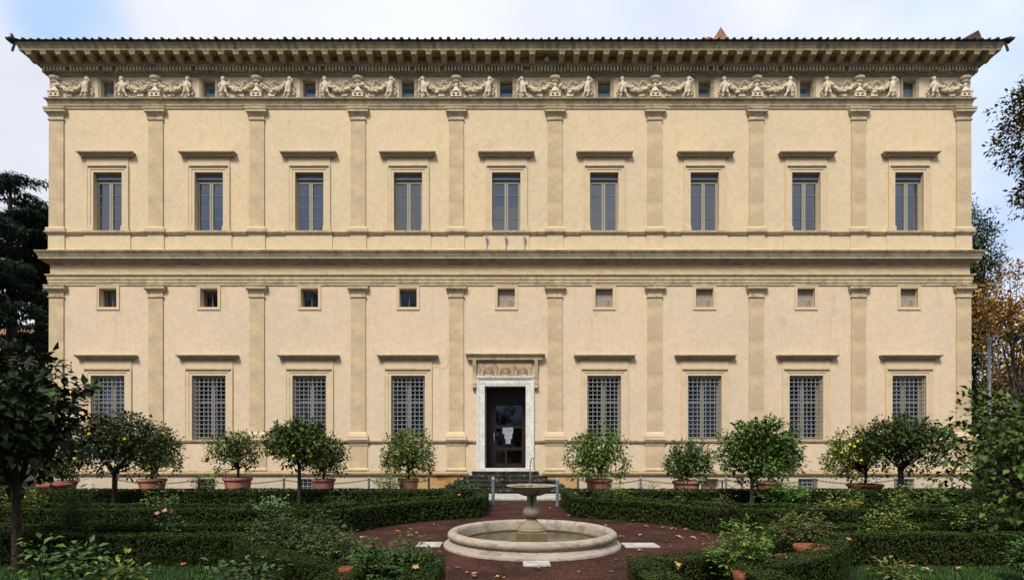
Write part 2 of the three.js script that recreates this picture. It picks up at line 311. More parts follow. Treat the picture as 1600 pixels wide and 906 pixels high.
  const r0 = rngOf(5);
  for (let i = 0; i < nd; i++) { const x = lerp(x0, x1, (i + .5) / nd); if (r0() < .04) continue; const j = (r0() - .5) * .01; den.push(box(x - .036, x + .036, 16.285 + j + (r0() < .1 ? .04 : 0), 16.44, .1, .216 + j)); }
  for (const s of [-1, 1]) for (let i = 0; i < 100; i++) { const z = .08 - i * .128; den.push(box(s > 0 ? 18.1 : -18.19, s > 0 ? 18.19 : -18.1, 16.285, 16.44, z - .04, z + .04)); }
  part('dentils', mergeGeometries(den), M.paleStone, villa).userData.kind = 'stuff';
  // modillions: scrolled brackets under the corona
  const ms = new THREE.Shape(); ms.moveTo(0, .235); ms.lineTo(.36, .235); ms.lineTo(.365, .17); ms.quadraticCurveTo(.37, .09, .30, .085); ms.quadraticCurveTo(.24, .09, .2, .06); ms.quadraticCurveTo(.1, .005, 0, .0);
  const mg = new THREE.ExtrudeGeometry(ms, { depth: .19, bevelEnabled: true, bevelSize: .008, bevelThickness: .008, bevelSegments: 1, curveSegments: 5 }); mg.rotateY(-Math.PI / 2); mg.translate(.095, 0, 0);
  const cap = mould(0, .12, .375, 0, [[-.02, .17], [.0, .185], [.015, .2], [.015, .232]]); cap.deleteAttribute('uv');
  const mgn = mg.index ? mg.toNonIndexed() : mg; mgn.deleteAttribute('uv');
  const modG = metres(mergeGeometries([mgn, cap])), stub = metres(new THREE.DodecahedronGeometry(.1, 1));
  const nm = 66, broken = 34;
  for (let i = 0; i < nm; i++) { const x = lerp(-18.3, 18.3, i / (nm - 1)); const m = part('modillion', i === broken + 1 ? stub : modG, M.stone, villa); m.position.set(x, i === broken + 1 ? 16.62 : 16.522, i === broken + 1 ? .33 : .245); m.rotation.z = (hash(i, 3, 1) - .5) * .02; }
  for (const s of [-1, 1]) for (let i = 0; i < 12; i++) { const m = part('modillion', modG, M.stone, villa); m.position.set(s * 18.225, 16.522, -.55 - i * .56); m.rotation.y = s * Math.PI / 2; }
  // roof: low hipped, tiles at the eaves
  const e = 18.8, zf = .8, zb = D0 - 1.3, hr = 19.5, yr = 17.06, zm = (zf + zb) / 2, rx = e - (zf - zm), q = [];
  const tri = (...v) => q.push(...v.flat()); const A = [-e, yr, zf], B = [e, yr, zf], C = [e, yr, zb], Dd = [-e, yr, zb], R1 = [-rx, hr, zm], R2 = [rx, hr, zm];
  tri(A, B, R2, A, R2, R1); tri(B, C, R2); tri(C, Dd, R1, C, R1, R2); tri(Dd, A, R1); tri(A, C, B, A, Dd, C);
  part('roof', soup(q), M.tile, villa);
  part('eaves_board', mould(0, 18, 0, D0 - .5, [[.70, 17.02], [.77, 17.025], [.79, 17.058], [.5, 17.059]]), M.tile, villa);
  const slope = Math.atan2(hr - yr, zf - zm);
  const arc = []; for (let k = 0; k <= 6; k++) { const a = Math.PI * k / 6; arc.push([Math.cos(a) * .085, Math.sin(a) * .075]); }
  const tp = []; for (let k = 0; k < 6; k++) { const [a, b] = arc[k], [c, d] = arc[k + 1], z = .42, f = .86; tp.push(a, b, 0, c * f, d * f + .012, -z, c, d, 0, a, b, 0, a * f, b * f + .012, -z, c * f, d * f + .012, -z); if (k) tp.push(arc[0][0], 0, 0, a, b, 0, c, d, 0); }
  const tg = soup(tp), rt = rngOf(77);
  for (let i = 0; i < 129; i++) { const t = part('roof_tile', tg, M.tile, villa); const s = .45 + rt() * .5; t.position.set(-18.62 + i * .291 + (rt() - .5) * .03, 17.05 + (rt() - .5) * .012, .83 + (rt() - .5) * .05); t.rotation.set(slope, (rt() - .5) * .12, (rt() - .5) * .08); t.scale.set(s, s, 1); }
  // ridge end tiles and water spouts at the two corners
  for (const s of [-1, 1]) {
    const p = part('rain_spout', limb([[s * 18.7, 17.03, .70], [s * 18.745, 16.86, .72], [s * 18.79, 16.66, .74]], .04, .04, 8), M.blackIron, villa); p.name = 'rain_spout';
    part('hip_tile', limb([[s * 18.82, 17.07, .84], [s * 18.5, 17.14, .5], [s * 18.2, 17.22, .1]], .07, .07, 8), M.tile, villa);
    part('gutter_end', mould(s * 18.86, .08, .8, .6, [[0, 17.02], [.03, 17.06], [.04, 17.12]]), M.tile, villa);
  }
  part('hip_tile', limb([[-18.72, 17.1, .8], [-18.74, 17.2, .8], [-18.77, 17.26, .79]], .06, .04, 6), M.tile, villa);
  // chimney with a little gabled cap, and a hatch by the right-hand hip
  const ch = sub('chimney', villa, [(1122 - P) * 26.6 / F, 0, -5]);
  part('stack', box(-.3, .3, 18.2, 21.0, -.3, .3), M.chimney, ch);
  part('cap', soup([-.42, 21, .4, .42, 21, .4, 0, 21.66, .4, .42, 21, -.4, -.42, 21, -.4, 0, 21.66, -.4, -.42, 21, -.4, -.42, 21, .4, 0, 21.66, .4, -.42, 21, -.4, 0, 21.66, .4, 0, 21.66, -.4, .42, 21, .4, .42, 21, -.4, 0, 21.66, -.4, .42, 21, .4, 0, 21.66, -.4, 0, 21.66, .4, -.42, 21, .4, -.42, 21, -.4, .42, 21, -.4, -.42, 21, .4, .42, 21, -.4, .42, 21, .4]), M.chimney, ch);
  const pot = new THREE.CylinderGeometry(.12, .14, .7, 10); pot.translate(-.5, 20.98, .1); part('flue', metres(pot), M.chimney, ch);
  const ht = sub('roof_hatch', villa, [(1512 - P) * 22.2 / F, 0, -.6]);
  part('lid', soup([-.75, 17.55, .35, .3, 17.9, .35, .3, 18.32, .2, -.75, 17.55, .35, .3, 18.32, .2, -.75, 17.75, .2, -.75, 17.75, .2, .3, 18.32, .2, .3, 18.2, -.6, -.75, 17.75, .2, .3, 18.2, -.6, -.75, 17.6, -.6, .3, 17.5, .35, .3, 17.5, -.6, .3, 18.32, .2, .3, 17.5, -.6, .3, 18.2, -.6, .3, 18.32, .2, -.75, 17.4, .35, .3, 17.4, .35, .3, 17.9, .35, -.75, 17.4, .35, .3, 17.9, .35, -.75, 17.55, .35]), M.tile, ht);
}
// pilasters
pilX.forEach((x, i) => {
  const end = i === 0 || i === 9, hw = .3, zb = end ? -.55 : -.1, cx = end ? Math.sign(x) * (18.0 - hw) : x;
  const lo = sub('pilaster', villa);
  part('pedestal', mould(cx, .36, .04, zb, [[.045, .82], [.045, .86], [.02, .9], [0, .93], [0, 1.78], [.02, 1.8], [.03, 1.88]]), M.brick, lo);
  part('pedestal_cap', mould(cx, .36, .05, zb, [[.02, 1.862], [.04, 1.89], [.07, 1.93], [.08, 1.992], [.0, 2.01]]), M.stone, lo);
  part('base', mould(cx, hw, .055, zb, [[.1, 2.008], [.1, 2.11], [.09, 2.115], [.105, 2.15], [.09, 2.19], [.05, 2.195], [.05, 2.25], [.035, 2.29], [0, 2.32]]), M.trim, lo);
  part('shaft', mould(cx, hw - .012, .055, zb, [[0, 2.30], [-.006, 7.6]]), M.brick, lo);
  part('capital', mould(cx, hw - .012, .055, zb, [[.0, 7.55], [.025, 7.555], [.035, 7.58], [.02, 7.605], [0, 7.61], [0, 7.75], [.025, 7.755], [.025, 7.78], [.05, 7.8], [.09, 7.85], [.1, 7.875], [.115, 7.88], [.115, 7.97], [.13, 7.99], [.135, 8.028], [0, 8.029]]), M.paleStone, lo);
  const up = sub('pilaster', villa);
  part('pedestal', mould(cx, hw + .02, .045, zb, [[.04, 9.341], [.04, 9.42], [0, 9.45], [0, 10.0]]), M.trim, up);
  part('pedestal_cap', mould(cx, hw + .02, .045, zb, [[.01, 9.985], [.03, 10.02], [.06, 10.07], [.09, 10.09], [.09, 10.145], [0, 10.16]]), M.paleStone, up);
  part('base', mould(cx, hw, .055, zb, [[.07, 10.158], [.07, 10.22], [.075, 10.24], [.06, 10.275], [.02, 10.28], [0, 10.32]]), M.trim, up);
  part('shaft', mould(cx, hw - .012, .055, zb, [[0, 10.3], [-.006, 14.5]]), M.brick, up);
  part('capital', mould(cx, hw - .012, .055, zb, [[0, 14.46], [.025, 14.463], [.032, 14.49], [.02, 14.51], [0, 14.515], [0, 14.63], [.02, 14.635], [.03, 14.66], [.07, 14.72], [.1, 14.745], [.11, 14.75], [.11, 14.83], [.13, 14.85], [.135, 14.918], [0, 14.919]]), M.paleStone, up);
});
// windows
const hood = (w, y) => mould(0, w / 2, 0, -.1, [[.0, y - .03], [.03, y], [.06, y + .02], [.075, y + .06], [.14, y + .065], [.145, y + .1], [.16, y + .11], [.2, y + .15], [.225, y + .165], [.23, y + .205], [.0, y + .23]]);
const rw = rngOf(41);
function pane(g, w, h, x, y, z, mat) { const p = part('pane', new THREE.PlaneGeometry(w, h), mat, g); p.position.set(x, y, z); p.rotation.set((rw() - .5) * .03, (rw() - .5) * .03, 0); return p; }
upX.forEach((x, i) => {
  // upper storey
  const w = sub('window', villa, [x, 0, 0]);
  part('surround', ringFrame(-.555, .555, 10.16, 12.45, .27, 0, .06, true), M.trim, w);
  for (const s of [-1, 1]) part('surround_foot', box(s < 0 ? -.845 : .535, s < 0 ? -.535 : .845, 10.155, 10.34, -.02, .07), M.trim, w);
  part('lintel', box(-.81, .81, 12.73, 13.0, -.02, .03), M.trim, w);
  part('lintel_moulding', mould(0, .70, .045, -.02, [[0, 12.62], [.03, 12.65], [.05, 12.66], [.05, 12.70], [0, 12.71]]), M.paleStone, w);
  part('hood', hood(1.74, 12.97), M.stone, w);
  part('parapet_panel', mould(0, .86, 0, -.1, [[.045, 9.345], [.035, 9.42], [.035, 9.995]]), M.upper, w);
  part('parapet_cap', mould(0, .86, .02, -.1, [[.03, 9.994], [.05, 10.02], [.09, 10.075], [.095, 10.1], [.095, 10.147], [0, 10.162]]), M.paleStone, w);
  part('window_sill', box(-.55, .55, 10.1, 10.18, -.45, -.002), M.paleStone, w);
  part('blind_box', mould(0, .5, -.16, -.42, [[.05, 12.22], [.05, 12.27], [.02, 12.28], [.02, 12.36], [.05, 12.37], [.05, 12.46]]), M.blind, w);
  const z = -.22, open = i === 8;
  part('frame', mergeGeometries([box(-.56, -.51, 10.18, 12.3, z - .05, z + .03), box(.51, .56, 10.18, 12.3, z - .05, z + .03), box(-.51, .51, 12.14, 12.3, z - .05, z + .028), box(-.51, .51, 10.18, 10.21, z - .05, z + .028)]), M.wood, w);
  for (const s of [-1, 1]) {
    const a = s < 0 ? -.505 : .008, b = s < 0 ? -.008 : .505, pw = b - a, wa = s < 0 ? .03 : .062, wb = s < 0 ? .062 : .03;
    part('casement', mergeGeometries([box(a, a + wa, 10.215, 12.135, z - .03, z + .045), box(b - wb, b, 10.215, 12.135, z - .03, z + .045), box(a + wa, b - wb, 12.09, 12.135, z - .03, z + .04), box(a + wa, b - wb, 10.215, 10.25, z - .03, z + .04)]), M.wood, w);
    for (let k = 0; k < 4; k++) { const y0 = 10.25 + k * .46; pane(w, pw - .088, .46, (a + wa + b - wb) / 2, y0 + .23, z, M.glass); if (k) part('glazing_bar', box(a + wa, b - wb, y0 - .012, y0 + .012, z - .012, z + .018), M.blind, w); }
  }
  // storey below: mezzanine window
  const mz = sub('mezzanine_window', villa, [x, 0, 0]);
  part('surround', ringFrame(-.34, .34, 7.2, 7.92, .11, 0, .035, false), M.trim, mz);
  if (i >= 4) part('board', mergeGeometries([box(-.36, .36, 7.18, 7.94, -.2, -.17), box(-.36, .36, 7.18, 7.23, -.17, -.155), box(-.02, .02, 7.23, 7.9, -.17, -.16)]), M.board, mz);
  else { pane(mz, .68, .72, 0, 7.56, -.28, M.lowGlass); part('frame', mergeGeometries([box(-.34, -.3, 7.2, 7.92, -.32, -.26), box(.3, .34, 7.2, 7.92, -.32, -.26), box(-.012, .012, 7.2, 7.92, -.32, -.262), box(-.3, .3, 7.2, 7.24, -.32, -.264)]), M.blind, mz); }
  // frieze window
  const fz = sub('frieze_window', villa, [x, 0, 0]);
  part('surround', ringFrame(-.245, .245, 15.36, 16.02, .11, 0, .05, true), M.stone, fz);
  part('surround_top', mould(0, .355, 0, -.02, [[.05, 16.131], [.07, 16.14], [.07, 16.155]]), M.stone, fz);
  pane(fz, .5, .7, 0, 15.69, -.13, M.lowGlass);
  part('curtain', box(-.24, .24, 15.34, i === 8 ? 15.8 : 15.62, -.165, -.15), M.screen, fz);
  // ground floor window with iron grille
  if (i !== 4) {
    const lw = sub('barred_window', villa, [x, 0, 0]);
    part('surround', ringFrame(-.66, .66, 2.0, 4.525, .28, 0, .06, true), M.trim, lw);
    part('lintel', box(-.94, .94, 4.815, 5.13, -.02, .03), M.trim, lw);
    part('lintel_moulding', mould(0, .83, .045, -.02, [[0, 4.71], [.03, 4.735], [.05, 4.745], [.05, 4.785], [0, 4.795]]), M.paleStone, lw);
    part('hood', hood(1.92, 5.1), M.stone, lw);
    part('apron', mould(0, .95, 0, -.1, [[.03, .825], [.022, 1.875]]), M.lower, lw);
    part('window_sill', box(-.66, .66, 1.95, 2.03, -.45, -.003), M.paleStone, lw);
    const z2 = -.32;
    part('frame', mergeGeometries([box(-.66, -.58, 2.03, 4.53, z2 - .05, z2), box(.58, .66, 2.03, 4.53, z2 - .05, z2), box(-.075, .075, 2.03, 4.53, z2 - .05, z2 + .02), box(-.58, -.075, 4.42, 4.53, z2 - .05, z2 - .003), box(.075, .58, 4.42, 4.53, z2 - .05, z2 - .003), box(-.58, -.075, 2.03, 2.1, z2 - .05, z2 - .003), box(.075, .58, 2.03, 2.1, z2 - .05, z2 - .003), box(-.58, -.075, 3.5, 3.55, z2 - .05, z2 - .003), box(.075, .58, 3.5, 3.55, z2 - .05, z2 - .003)]), M.wood, lw);
    for (const s of [-1, 1]) { pane(lw, .505, 1.4, s * .3275, 2.8, z2 - .02, M.lowGlass); pane(lw, .505, .87, s * .3275, 3.985, z2 - .02, M.lowGlass); }
    if (i === 0) part('inner_blind', box(-.58, .58, 2.05, 4.5, z2 - .16, z2 - .14), M.screen, lw);
    for (let k = 0; k < 8; k++) { const bx = -.595 + k * .17; part('vertical_bar', box(bx - .011, bx + .011, 2.03, 4.524, -.115, -.092), M.grille, lw); }
    for (let k = 0; k < 15; k++) { const by = 2.12 + k * .166; part('cross_bar', box(-.659, .659, by - .011, by + .011, -.091, -.066), M.grille, lw); }
  }
});
// basement lights
baseHoles.forEach(([a, b, c, d], i) => {
  const w = sub('basement_window', villa);
  part('pane', box(a - .02, b + .02, c - .02, d + .02, -.3, -.29), i === 2 ? M.board : M.screen, w);
  if (i !== 2) { for (let k = 1; k < 4; k++) { const x = lerp(a, b, k / 4); part('vertical_bar', box(x - .012, x + .012, c, d, -.05, -.03), M.grille, w); } for (let k = 1; k < 3; k++) { const y = lerp(c, d, k / 3); part('cross_bar', box(a, b, y - .012, y + .012, -.029, -.012), M.grille, w); } }
});
// three small iron torch holders under the middle upper window
for (const px of [760.5, 790.5, 819.5]) {
  const h = sub('torch_holder', villa, [X(px), 9.42, .06]);
  part('rod', limb([[0, 0, 0], [.01, .25, .03], [0, .45, .06]], .016, .014, 6), M.grille, h);
  part('crown', mergeGeometries([limb([[-.06, .40, .06], [0, .36, .09], [.06, .40, .06]], .016, .016, 5), limb([[-.055, .52, .06], [0, .48, .1], [.055, .52, .06]], .016, .016, 5), limb([[0, .4, .08], [0, .58, .08]], .03, .012, 6)]), M.grille, h);
  const b = new THREE.SphereGeometry(.03, 8, 6); b.translate(0, 0, .01); part('boss', b, M.iron, h);
}
// doorway
{
  const g = sub('doorway', villa), cx = (door.x0 + door.x1) / 2, hw = (door.x1 - door.x0) / 2;
  for (const s of [-1, 1]) part('marble_jamb', mergeGeometries([box(s < 0 ? cx - hw - .31 : cx + hw - .012, s < 0 ? cx - hw + .012 : cx + hw + .31, .9, 4.478, -.3, .07), box(s < 0 ? cx - hw - .31 : cx + hw + .22, s < 0 ? cx - hw - .22 : cx + hw + .31, .9, 4.478, .06, .095)]), M.marble, g);
  part('marble_lintel', mergeGeometries([box(cx - hw + .012, cx + hw - .012, 4.115, 4.478, -.3, .068), box(cx - hw - .2, cx + hw + .2, 4.2, 4.225, .06, .08)]), M.marble, g);
  part('lintel_moulding', mould(cx, hw + .26, .07, 0, [[0, 4.36], [.03, 4.38], [.05, 4.43], [.06, 4.44], [.06, 4.482]]), M.marble, g);
  part('threshold', box(cx - hw - .33, cx + hw + .33, .8, .92, -.5, .12), M.marble, g);
  part('carved_panel', box(cx - hw - .24, cx + hw + .24, 4.483, 5.06, -.02, .05), M.paleStone, g);
  // palmettes and scrolls carved on the panel
  for (let k = 0; k < 3; k++) {
    const px = cx + (k - 1) * .66, geos = [];
    for (let f = -4; f <= 4; f++) { const a = f * .3, L = .31 - Math.abs(f) * .022; geos.push(limb([[px, 4.62, .055], [px + Math.sin(a) * L * .6, 4.62 + Math.cos(a) * L * .6, .075], [px + Math.sin(a * 1.25) * L, 4.62 + Math.cos(a * 1.25) * L, .055]], .016, .02, 5)); }
    for (const s of [-1, 1]) { const sp = []; for (let t = 0; t <= 10; t++) { const a = t / 10 * 7.5, r = .085 * (1 - t / 13); sp.push([px + s * (.17 - Math.cos(a) * r), 4.59 + Math.sin(a) * r, .06]); } geos.push(limb(sp, .016, .01, 5)); geos.push(limb([[px + s * .3, 4.56, .055], [px + s * .32, 4.72, .075], [px + s * .25, 4.86, .06]], .018, .014, 5), limb([[px + s * .31, 4.7, .055], [px + s * .36, 4.84, .07], [px + s * .33, 4.95, .055]], .014, .012, 5)); }
    part('carved_palmette', mergeGeometries(geos), M.paleStone, g);
  }
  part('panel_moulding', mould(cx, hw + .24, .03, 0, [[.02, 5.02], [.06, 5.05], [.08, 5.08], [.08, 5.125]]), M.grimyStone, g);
  part('hood', mould(cx, hw + .46, 0, -.1, [[.0, 5.115], [.17, 5.12], [.175, 5.2], [.185, 5.205], [.2, 5.24], [.25, 5.3], [.27, 5.31], [.275, 5.345], [0, 5.43]]), M.paleStone, g);
  for (const s of [-1, 1]) { // scroll consoles
    const cs = new THREE.Shape(); cs.moveTo(0, 1.12); cs.lineTo(.2, 1.12); cs.quadraticCurveTo(.14, .9, .1, .6); cs.quadraticCurveTo(.08, .4, .1, .3); cs.quadraticCurveTo(.17, .24, .14, .15); cs.quadraticCurveTo(.2, .05, .1, .0); cs.lineTo(0, .02);
    const c = new THREE.ExtrudeGeometry(cs, { depth: .13, bevelEnabled: true, bevelSize: .006, bevelThickness: .006, bevelSegments: 1, curveSegments: 8 }); c.rotateY(-Math.PI / 2); c.translate(cx + s * (hw + .385) + .065, 3.99, 0); part('console', metres(c), M.paleStone, g);
  }
  // inner doors in a dark lobby
  const z = -.75;
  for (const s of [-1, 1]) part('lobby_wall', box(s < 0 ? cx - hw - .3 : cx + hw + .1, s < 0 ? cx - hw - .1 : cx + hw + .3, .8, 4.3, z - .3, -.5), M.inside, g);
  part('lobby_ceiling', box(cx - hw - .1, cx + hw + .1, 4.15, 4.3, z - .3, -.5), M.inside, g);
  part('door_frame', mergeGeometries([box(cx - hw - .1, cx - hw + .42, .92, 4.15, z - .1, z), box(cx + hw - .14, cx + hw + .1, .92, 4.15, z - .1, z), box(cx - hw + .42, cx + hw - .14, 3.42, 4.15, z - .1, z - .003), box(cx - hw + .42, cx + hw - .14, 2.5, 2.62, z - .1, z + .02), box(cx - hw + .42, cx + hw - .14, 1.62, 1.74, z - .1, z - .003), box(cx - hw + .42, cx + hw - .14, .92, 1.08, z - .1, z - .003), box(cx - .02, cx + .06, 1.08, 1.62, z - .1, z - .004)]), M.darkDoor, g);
  const dg = glass(1.6), x0 = cx - hw + .42, x1 = cx + hw - .14;
  const pn = (a, b, c, d) => { const p = part('door_pane', new THREE.PlaneGeometry(b - a, d - c), dg, g); p.position.set((a + b) / 2, (c + d) / 2, z - .05); return p; };
  pn(x0, x1, 2.62, 3.42).rotation.y = .02; pn(x0, x1, 1.74, 2.5); pn(x0, cx - .02, 1.08, 1.62); pn(cx + .06, x1, 1.08, 1.62);
  part('door_handle', limb([[x0 - .06, 1.95, z + .01], [x0 - .06, 2.05, z + .06], [x0 - .06, 2.2, z + .06], [x0 - .06, 2.3, z + .01]], .016, .016, 6), M.grille, g);
  part('white_shutter', box(cx - hw + .02, cx - hw + .05, .93, 4.1, -.5, -.32), M.wood, g);
}
{ const cr = (pts) => part('plaster_crack', limb(pts.map(([px, py]) => [X(px), EYE + (HY - py) / 40, .0015]), .007, .004, 4), M.blind, villa); cr([[672, 577], [680, 574], [690, 575], [699, 572.5], [700, 560], [699.3, 545]]); cr([[508, 590], [510, 600], [509, 612], [512, 625]]); }
// papers on the door: five loose sheets
[[-.10, 2.40, .2], [.12, 2.41, .2], [-.04, 2.2, .17], [.1, 2.2, .16], [.02, 2.0, .19]].forEach(([x, y, w], k) => {
  const tx = tex(64, 96, (u, v) => { const ln = Math.sin(v * 70) > .35 && u > .12 && u < .5 + .38 * hash(Math.floor(v * 22), k, 5) && v > .1 && v < .86; return ln ? .62 : .95; }, 1);
  const g = new THREE.BoxGeometry(w, .25, .003);
  solo('notice_paper', g, std([.4, .4, .47], { map: tx }), ['white paper notice at top left of the glass door group', 'white paper notice at top right of the glass door group', 'white paper notice in the middle left of the door group', 'white paper notice in the middle right of the door group', 'white paper notice lowest on the glass door'][k], 'paper', [-.1 + x, y, -.72 + k * .004], 'notices on the entrance door');
});
// frieze relief: putti, garlands, candelabra
{
  const capsule = (p, a, b, ra, rb) => { const ax = b[0] - a[0], ay = b[1] - a[1], az = b[2] - a[2], L = ax * ax + ay * ay + az * az; const t = clamp(((p[0] - a[0]) * ax + (p[1] - a[1]) * ay + (p[2] - a[2]) * az) / (L || 1)); return Math.hypot(p[0] - a[0] - ax * t, p[1] - a[1] - ay * t, p[2] - a[2] - az * t) - lerp(ra, rb, t); };
  const smin = (a, b, k) => { const h = clamp(.5 + .5 * (b - a) / k); return lerp(b, a, h) - k * h * (1 - h); };
  function figure(bones, res = 46) {
    const mc = new MarchingCubes(res, M.relief, false, false, 40000), half = .46;
    for (let k = 0; k < res; k++) for (let j = 0; j < res; j++) for (let i = 0; i < res; i++) {
      const p = [(i / res * 2 - 1) * half, (j / res * 2 - 1) * half, (k / res * 2 - 1) * half];
      let d = 9; for (const [a, b, ra, rb, kk] of bones) d = smin(d, capsule(p, a, b, ra, rb), kk ?? .03);
      mc.field[i + j * res + k * res * res] = -d;
    }
    mc.isolation = 0; mc.update();
    const n = mc.count ?? mc.geometry.drawRange.count, g = new THREE.BufferGeometry();
    const pos = mc.positionArray.slice(0, n * 3).map(v => v * half);
    g.setAttribute('position', new THREE.BufferAttribute(pos, 3)); g.setAttribute('normal', new THREE.BufferAttribute(mc.normalArray.slice(0, n * 3), 3));
    g.scale(1, 1, .85); return metres(g);
  }
  // walking putto with one wing up, arm lifted to the garland (feet at -.37, head top at +.4)
  const wing = s => [[[.05 * s, .16, -.06], [.2 * s, .3, -.08], .03, .035], [[.06 * s, .13, -.06], [.24 * s, .23, -.08], .025, .03], [[.06 * s, .1, -.06], [.22 * s, .15, -.08], .02, .025], [[.2 * s, .3, -.08], [.27 * s, .33, -.08], .03, .012]];
  const head = (x, y) => [[[x, y, .05], [x, y + .03, .05], .075, .07, .02], [[x + .03, y + .05, .02], [x - .04, y + .06, .0], .055, .05, .02], [[x - .02, y - .01, .12], [x - .02, y + .01, .12], .018, .014, .015], [[x - .03, y - .045, .09], [x + .01, y - .045, .1], .025, .025, .02]];
  const puttoA = figure([...head(-.02, .3), [[-.01, .2, .03], [-.01, .25, .04], .04, .04], [[.0, .16, .03], [.02, .02, .05], .085, .095, .04], [[.02, -.03, .05], [.03, -.05, .05], .095, .09, .04], [[-.02, -.07, .06], [-.07, -.2, .08], .07, .052], [[-.07, -.2, .08], [-.06, -.33, .05], .05, .034], [[-.06, -.35, .05], [-.11, -.365, .08], .03, .026], [[.06, -.07, .04], [.1, -.2, .06], .07, .052], [[.1, -.2, .06], [.17, -.32, .03], .048, .034], [[.17, -.345, .03], [.22, -.36, .06], .03, .026],
    [[-.07, .15, .04], [-.15, .06, .08], .04, .034], [[-.15, .06, .08], [-.16, -.05, .1], .033, .026], [[.07, .15, .03], [.14, .06, .05], .04, .034], [[.14, .06, .05], [.2, -.01, .05], .03, .024], ...wing(1)]);
  const puttoB = figure([...head(.03, .3), [[.02, .2, .03], [.02, .25, .04], .04, .04], [[.01, .16, .03], [-.02, .02, .05], .088, .1, .04], [[-.02, -.03, .05], [-.03, -.05, .05], .098, .092, .04], [[-.06, -.07, .05], [-.1, -.21, .07], .072, .054], [[-.1, -.21, .07], [-.17, -.33, .04], .05, .034], [[-.17, -.345, .04], [-.22, -.36, .06], .03, .026], [[.02, -.07, .06], [.03, -.21, .08], .072, .054], [[.03, -.21, .08], [.0, -.34, .05], .05, .034], [[.0, -.35, .05], [-.05, -.365, .08], .03, .026],
    [[.09, .15, .04], [.16, .2, .1], .04, .034], [[.16, .2, .1], [.1, .28, .13], .032, .026], [[-.06, .15, .03], [-.14, .12, .06], .04, .034], [[-.14, .12, .06], [-.2, .02, .06], .03, .024], ...wing(-1)]);
  const swell = (x, y, s) => { const g = new THREE.IcosahedronGeometry(s, 1); g.translate(x, y, 0); return g; };
  const rg = rngOf(8), garlands = [], ribbons = [], tablets = [];
  for (let v = 0; v < 3; v++) {
    const gs = [];
    for (let i = 0; i < 62; i++) { const t = rg(), x = (t - .5) * .98, sag = .27 * (1 - 4 * (t - .5) ** 2), thick = .035 + .05 * (1 - Math.abs(2 * t - 1)); const s = .034 + rg() * .036; const g = swell(x, .14 - sag + (rg() - .5) * 2 * thick, s); g.scale(1, 1, 1); g.translate(0, 0, .03 + rg() * .1); if (rg() < .3) g.scale(1.15, .9, 1); gs.push(g); }
    gs.push(limb([[-.49, .14, .01], [-.25, -.06, .02], [0, -.13, .03], [.25, -.06, .02], [.49, .14, .01]], .045, .045, 7).toNonIndexed());
    gs.forEach(g => g.deleteAttribute('uv')); garlands.push(metres(mergeGeometries(gs.map(g => g.index ? g.toNonIndexed() : g))));
    const w = (rg() - .5) * .06;
    ribbons.push(mergeGeometries([limb([[-.36, .3, .01], [-.27, .22 + w, .04], [-.2, .19, .05], [-.08, .14 + w, .06], [.03, .2, .05], [.08, .3, .04], [.2, .27 - w, .05], [.26, .2, .03], [.36, .23 + w, .01]], .02, .026, 6), limb([[-.2, .19, .04], [-.15, .28, .05], [-.1, .31, .03]], .018, .012, 5), limb([[.2, .27, .03], [.28, .33, .05], [.34, .33, .02]], .018, .01, 5)]));
    const tb = box(-.13, .13, -.34, -.23, 0, .05); tb.rotateZ((v - 1) * .16); tablets.push(tb);
  }
  const cand = lathe([[0, -.18], [.17, -.18], [.19, -.16], [.19, -.12], [.15, -.1], [.12, -.04], [.07, .02], [.055, .06], [.09, .09], [.1, .12], [.06, .16], [.05, .21], [.13, .24], [.14, .265], [.07, .285], [.09, .31], [.17, .33], [.21, .37], [.2, .43], [.13, .46], [.06, .475], [0, .48]], 16); cand.scale(1, 1, .6);
  const flute = []; for (let k = 0; k < 9; k++) { const a = lerp(-.5, Math.PI + .5, k / 8), s = new THREE.SphereGeometry(.034, 6, 5); s.scale(.8, 1.6, .8); s.translate(Math.cos(a) * .19, .395, Math.sin(a) * .12); flute.push(s); }
  const candG = metres(mergeGeometries([cand, ...flute].map(g => { const q = g.index ? g.toNonIndexed() : g; q.deleteAttribute('uv'); return q; })));
  const baseG = panel(-.215, .215, -.38, -.17, [[-.13, -.045, -.35, -.255], [.045, .13, -.35, -.255]], 0, .13), baseTop = mould(0, .19, .1, 0, [[.02, -.2], [.05, -.19], [.05, -.165], [0, -.155]]);
  const mirror = g => { const m = g.clone(); m.scale(-1, 1, 1); const p = m.attributes.position, nn = m.attributes.normal; for (let i = 0; i < p.count; i += 3) for (const at of [p, nn]) { const a = [at.getX(i + 1), at.getY(i + 1), at.getZ(i + 1)]; at.setXYZ(i + 1, at.getX(i + 2), at.getY(i + 2), at.getZ(i + 2)); at.setXYZ(i + 2, ...a); } return metres(m); };
  const puttoAm = mirror(puttoA), puttoBm = mirror(puttoB);
  const Y0 = 15.72;
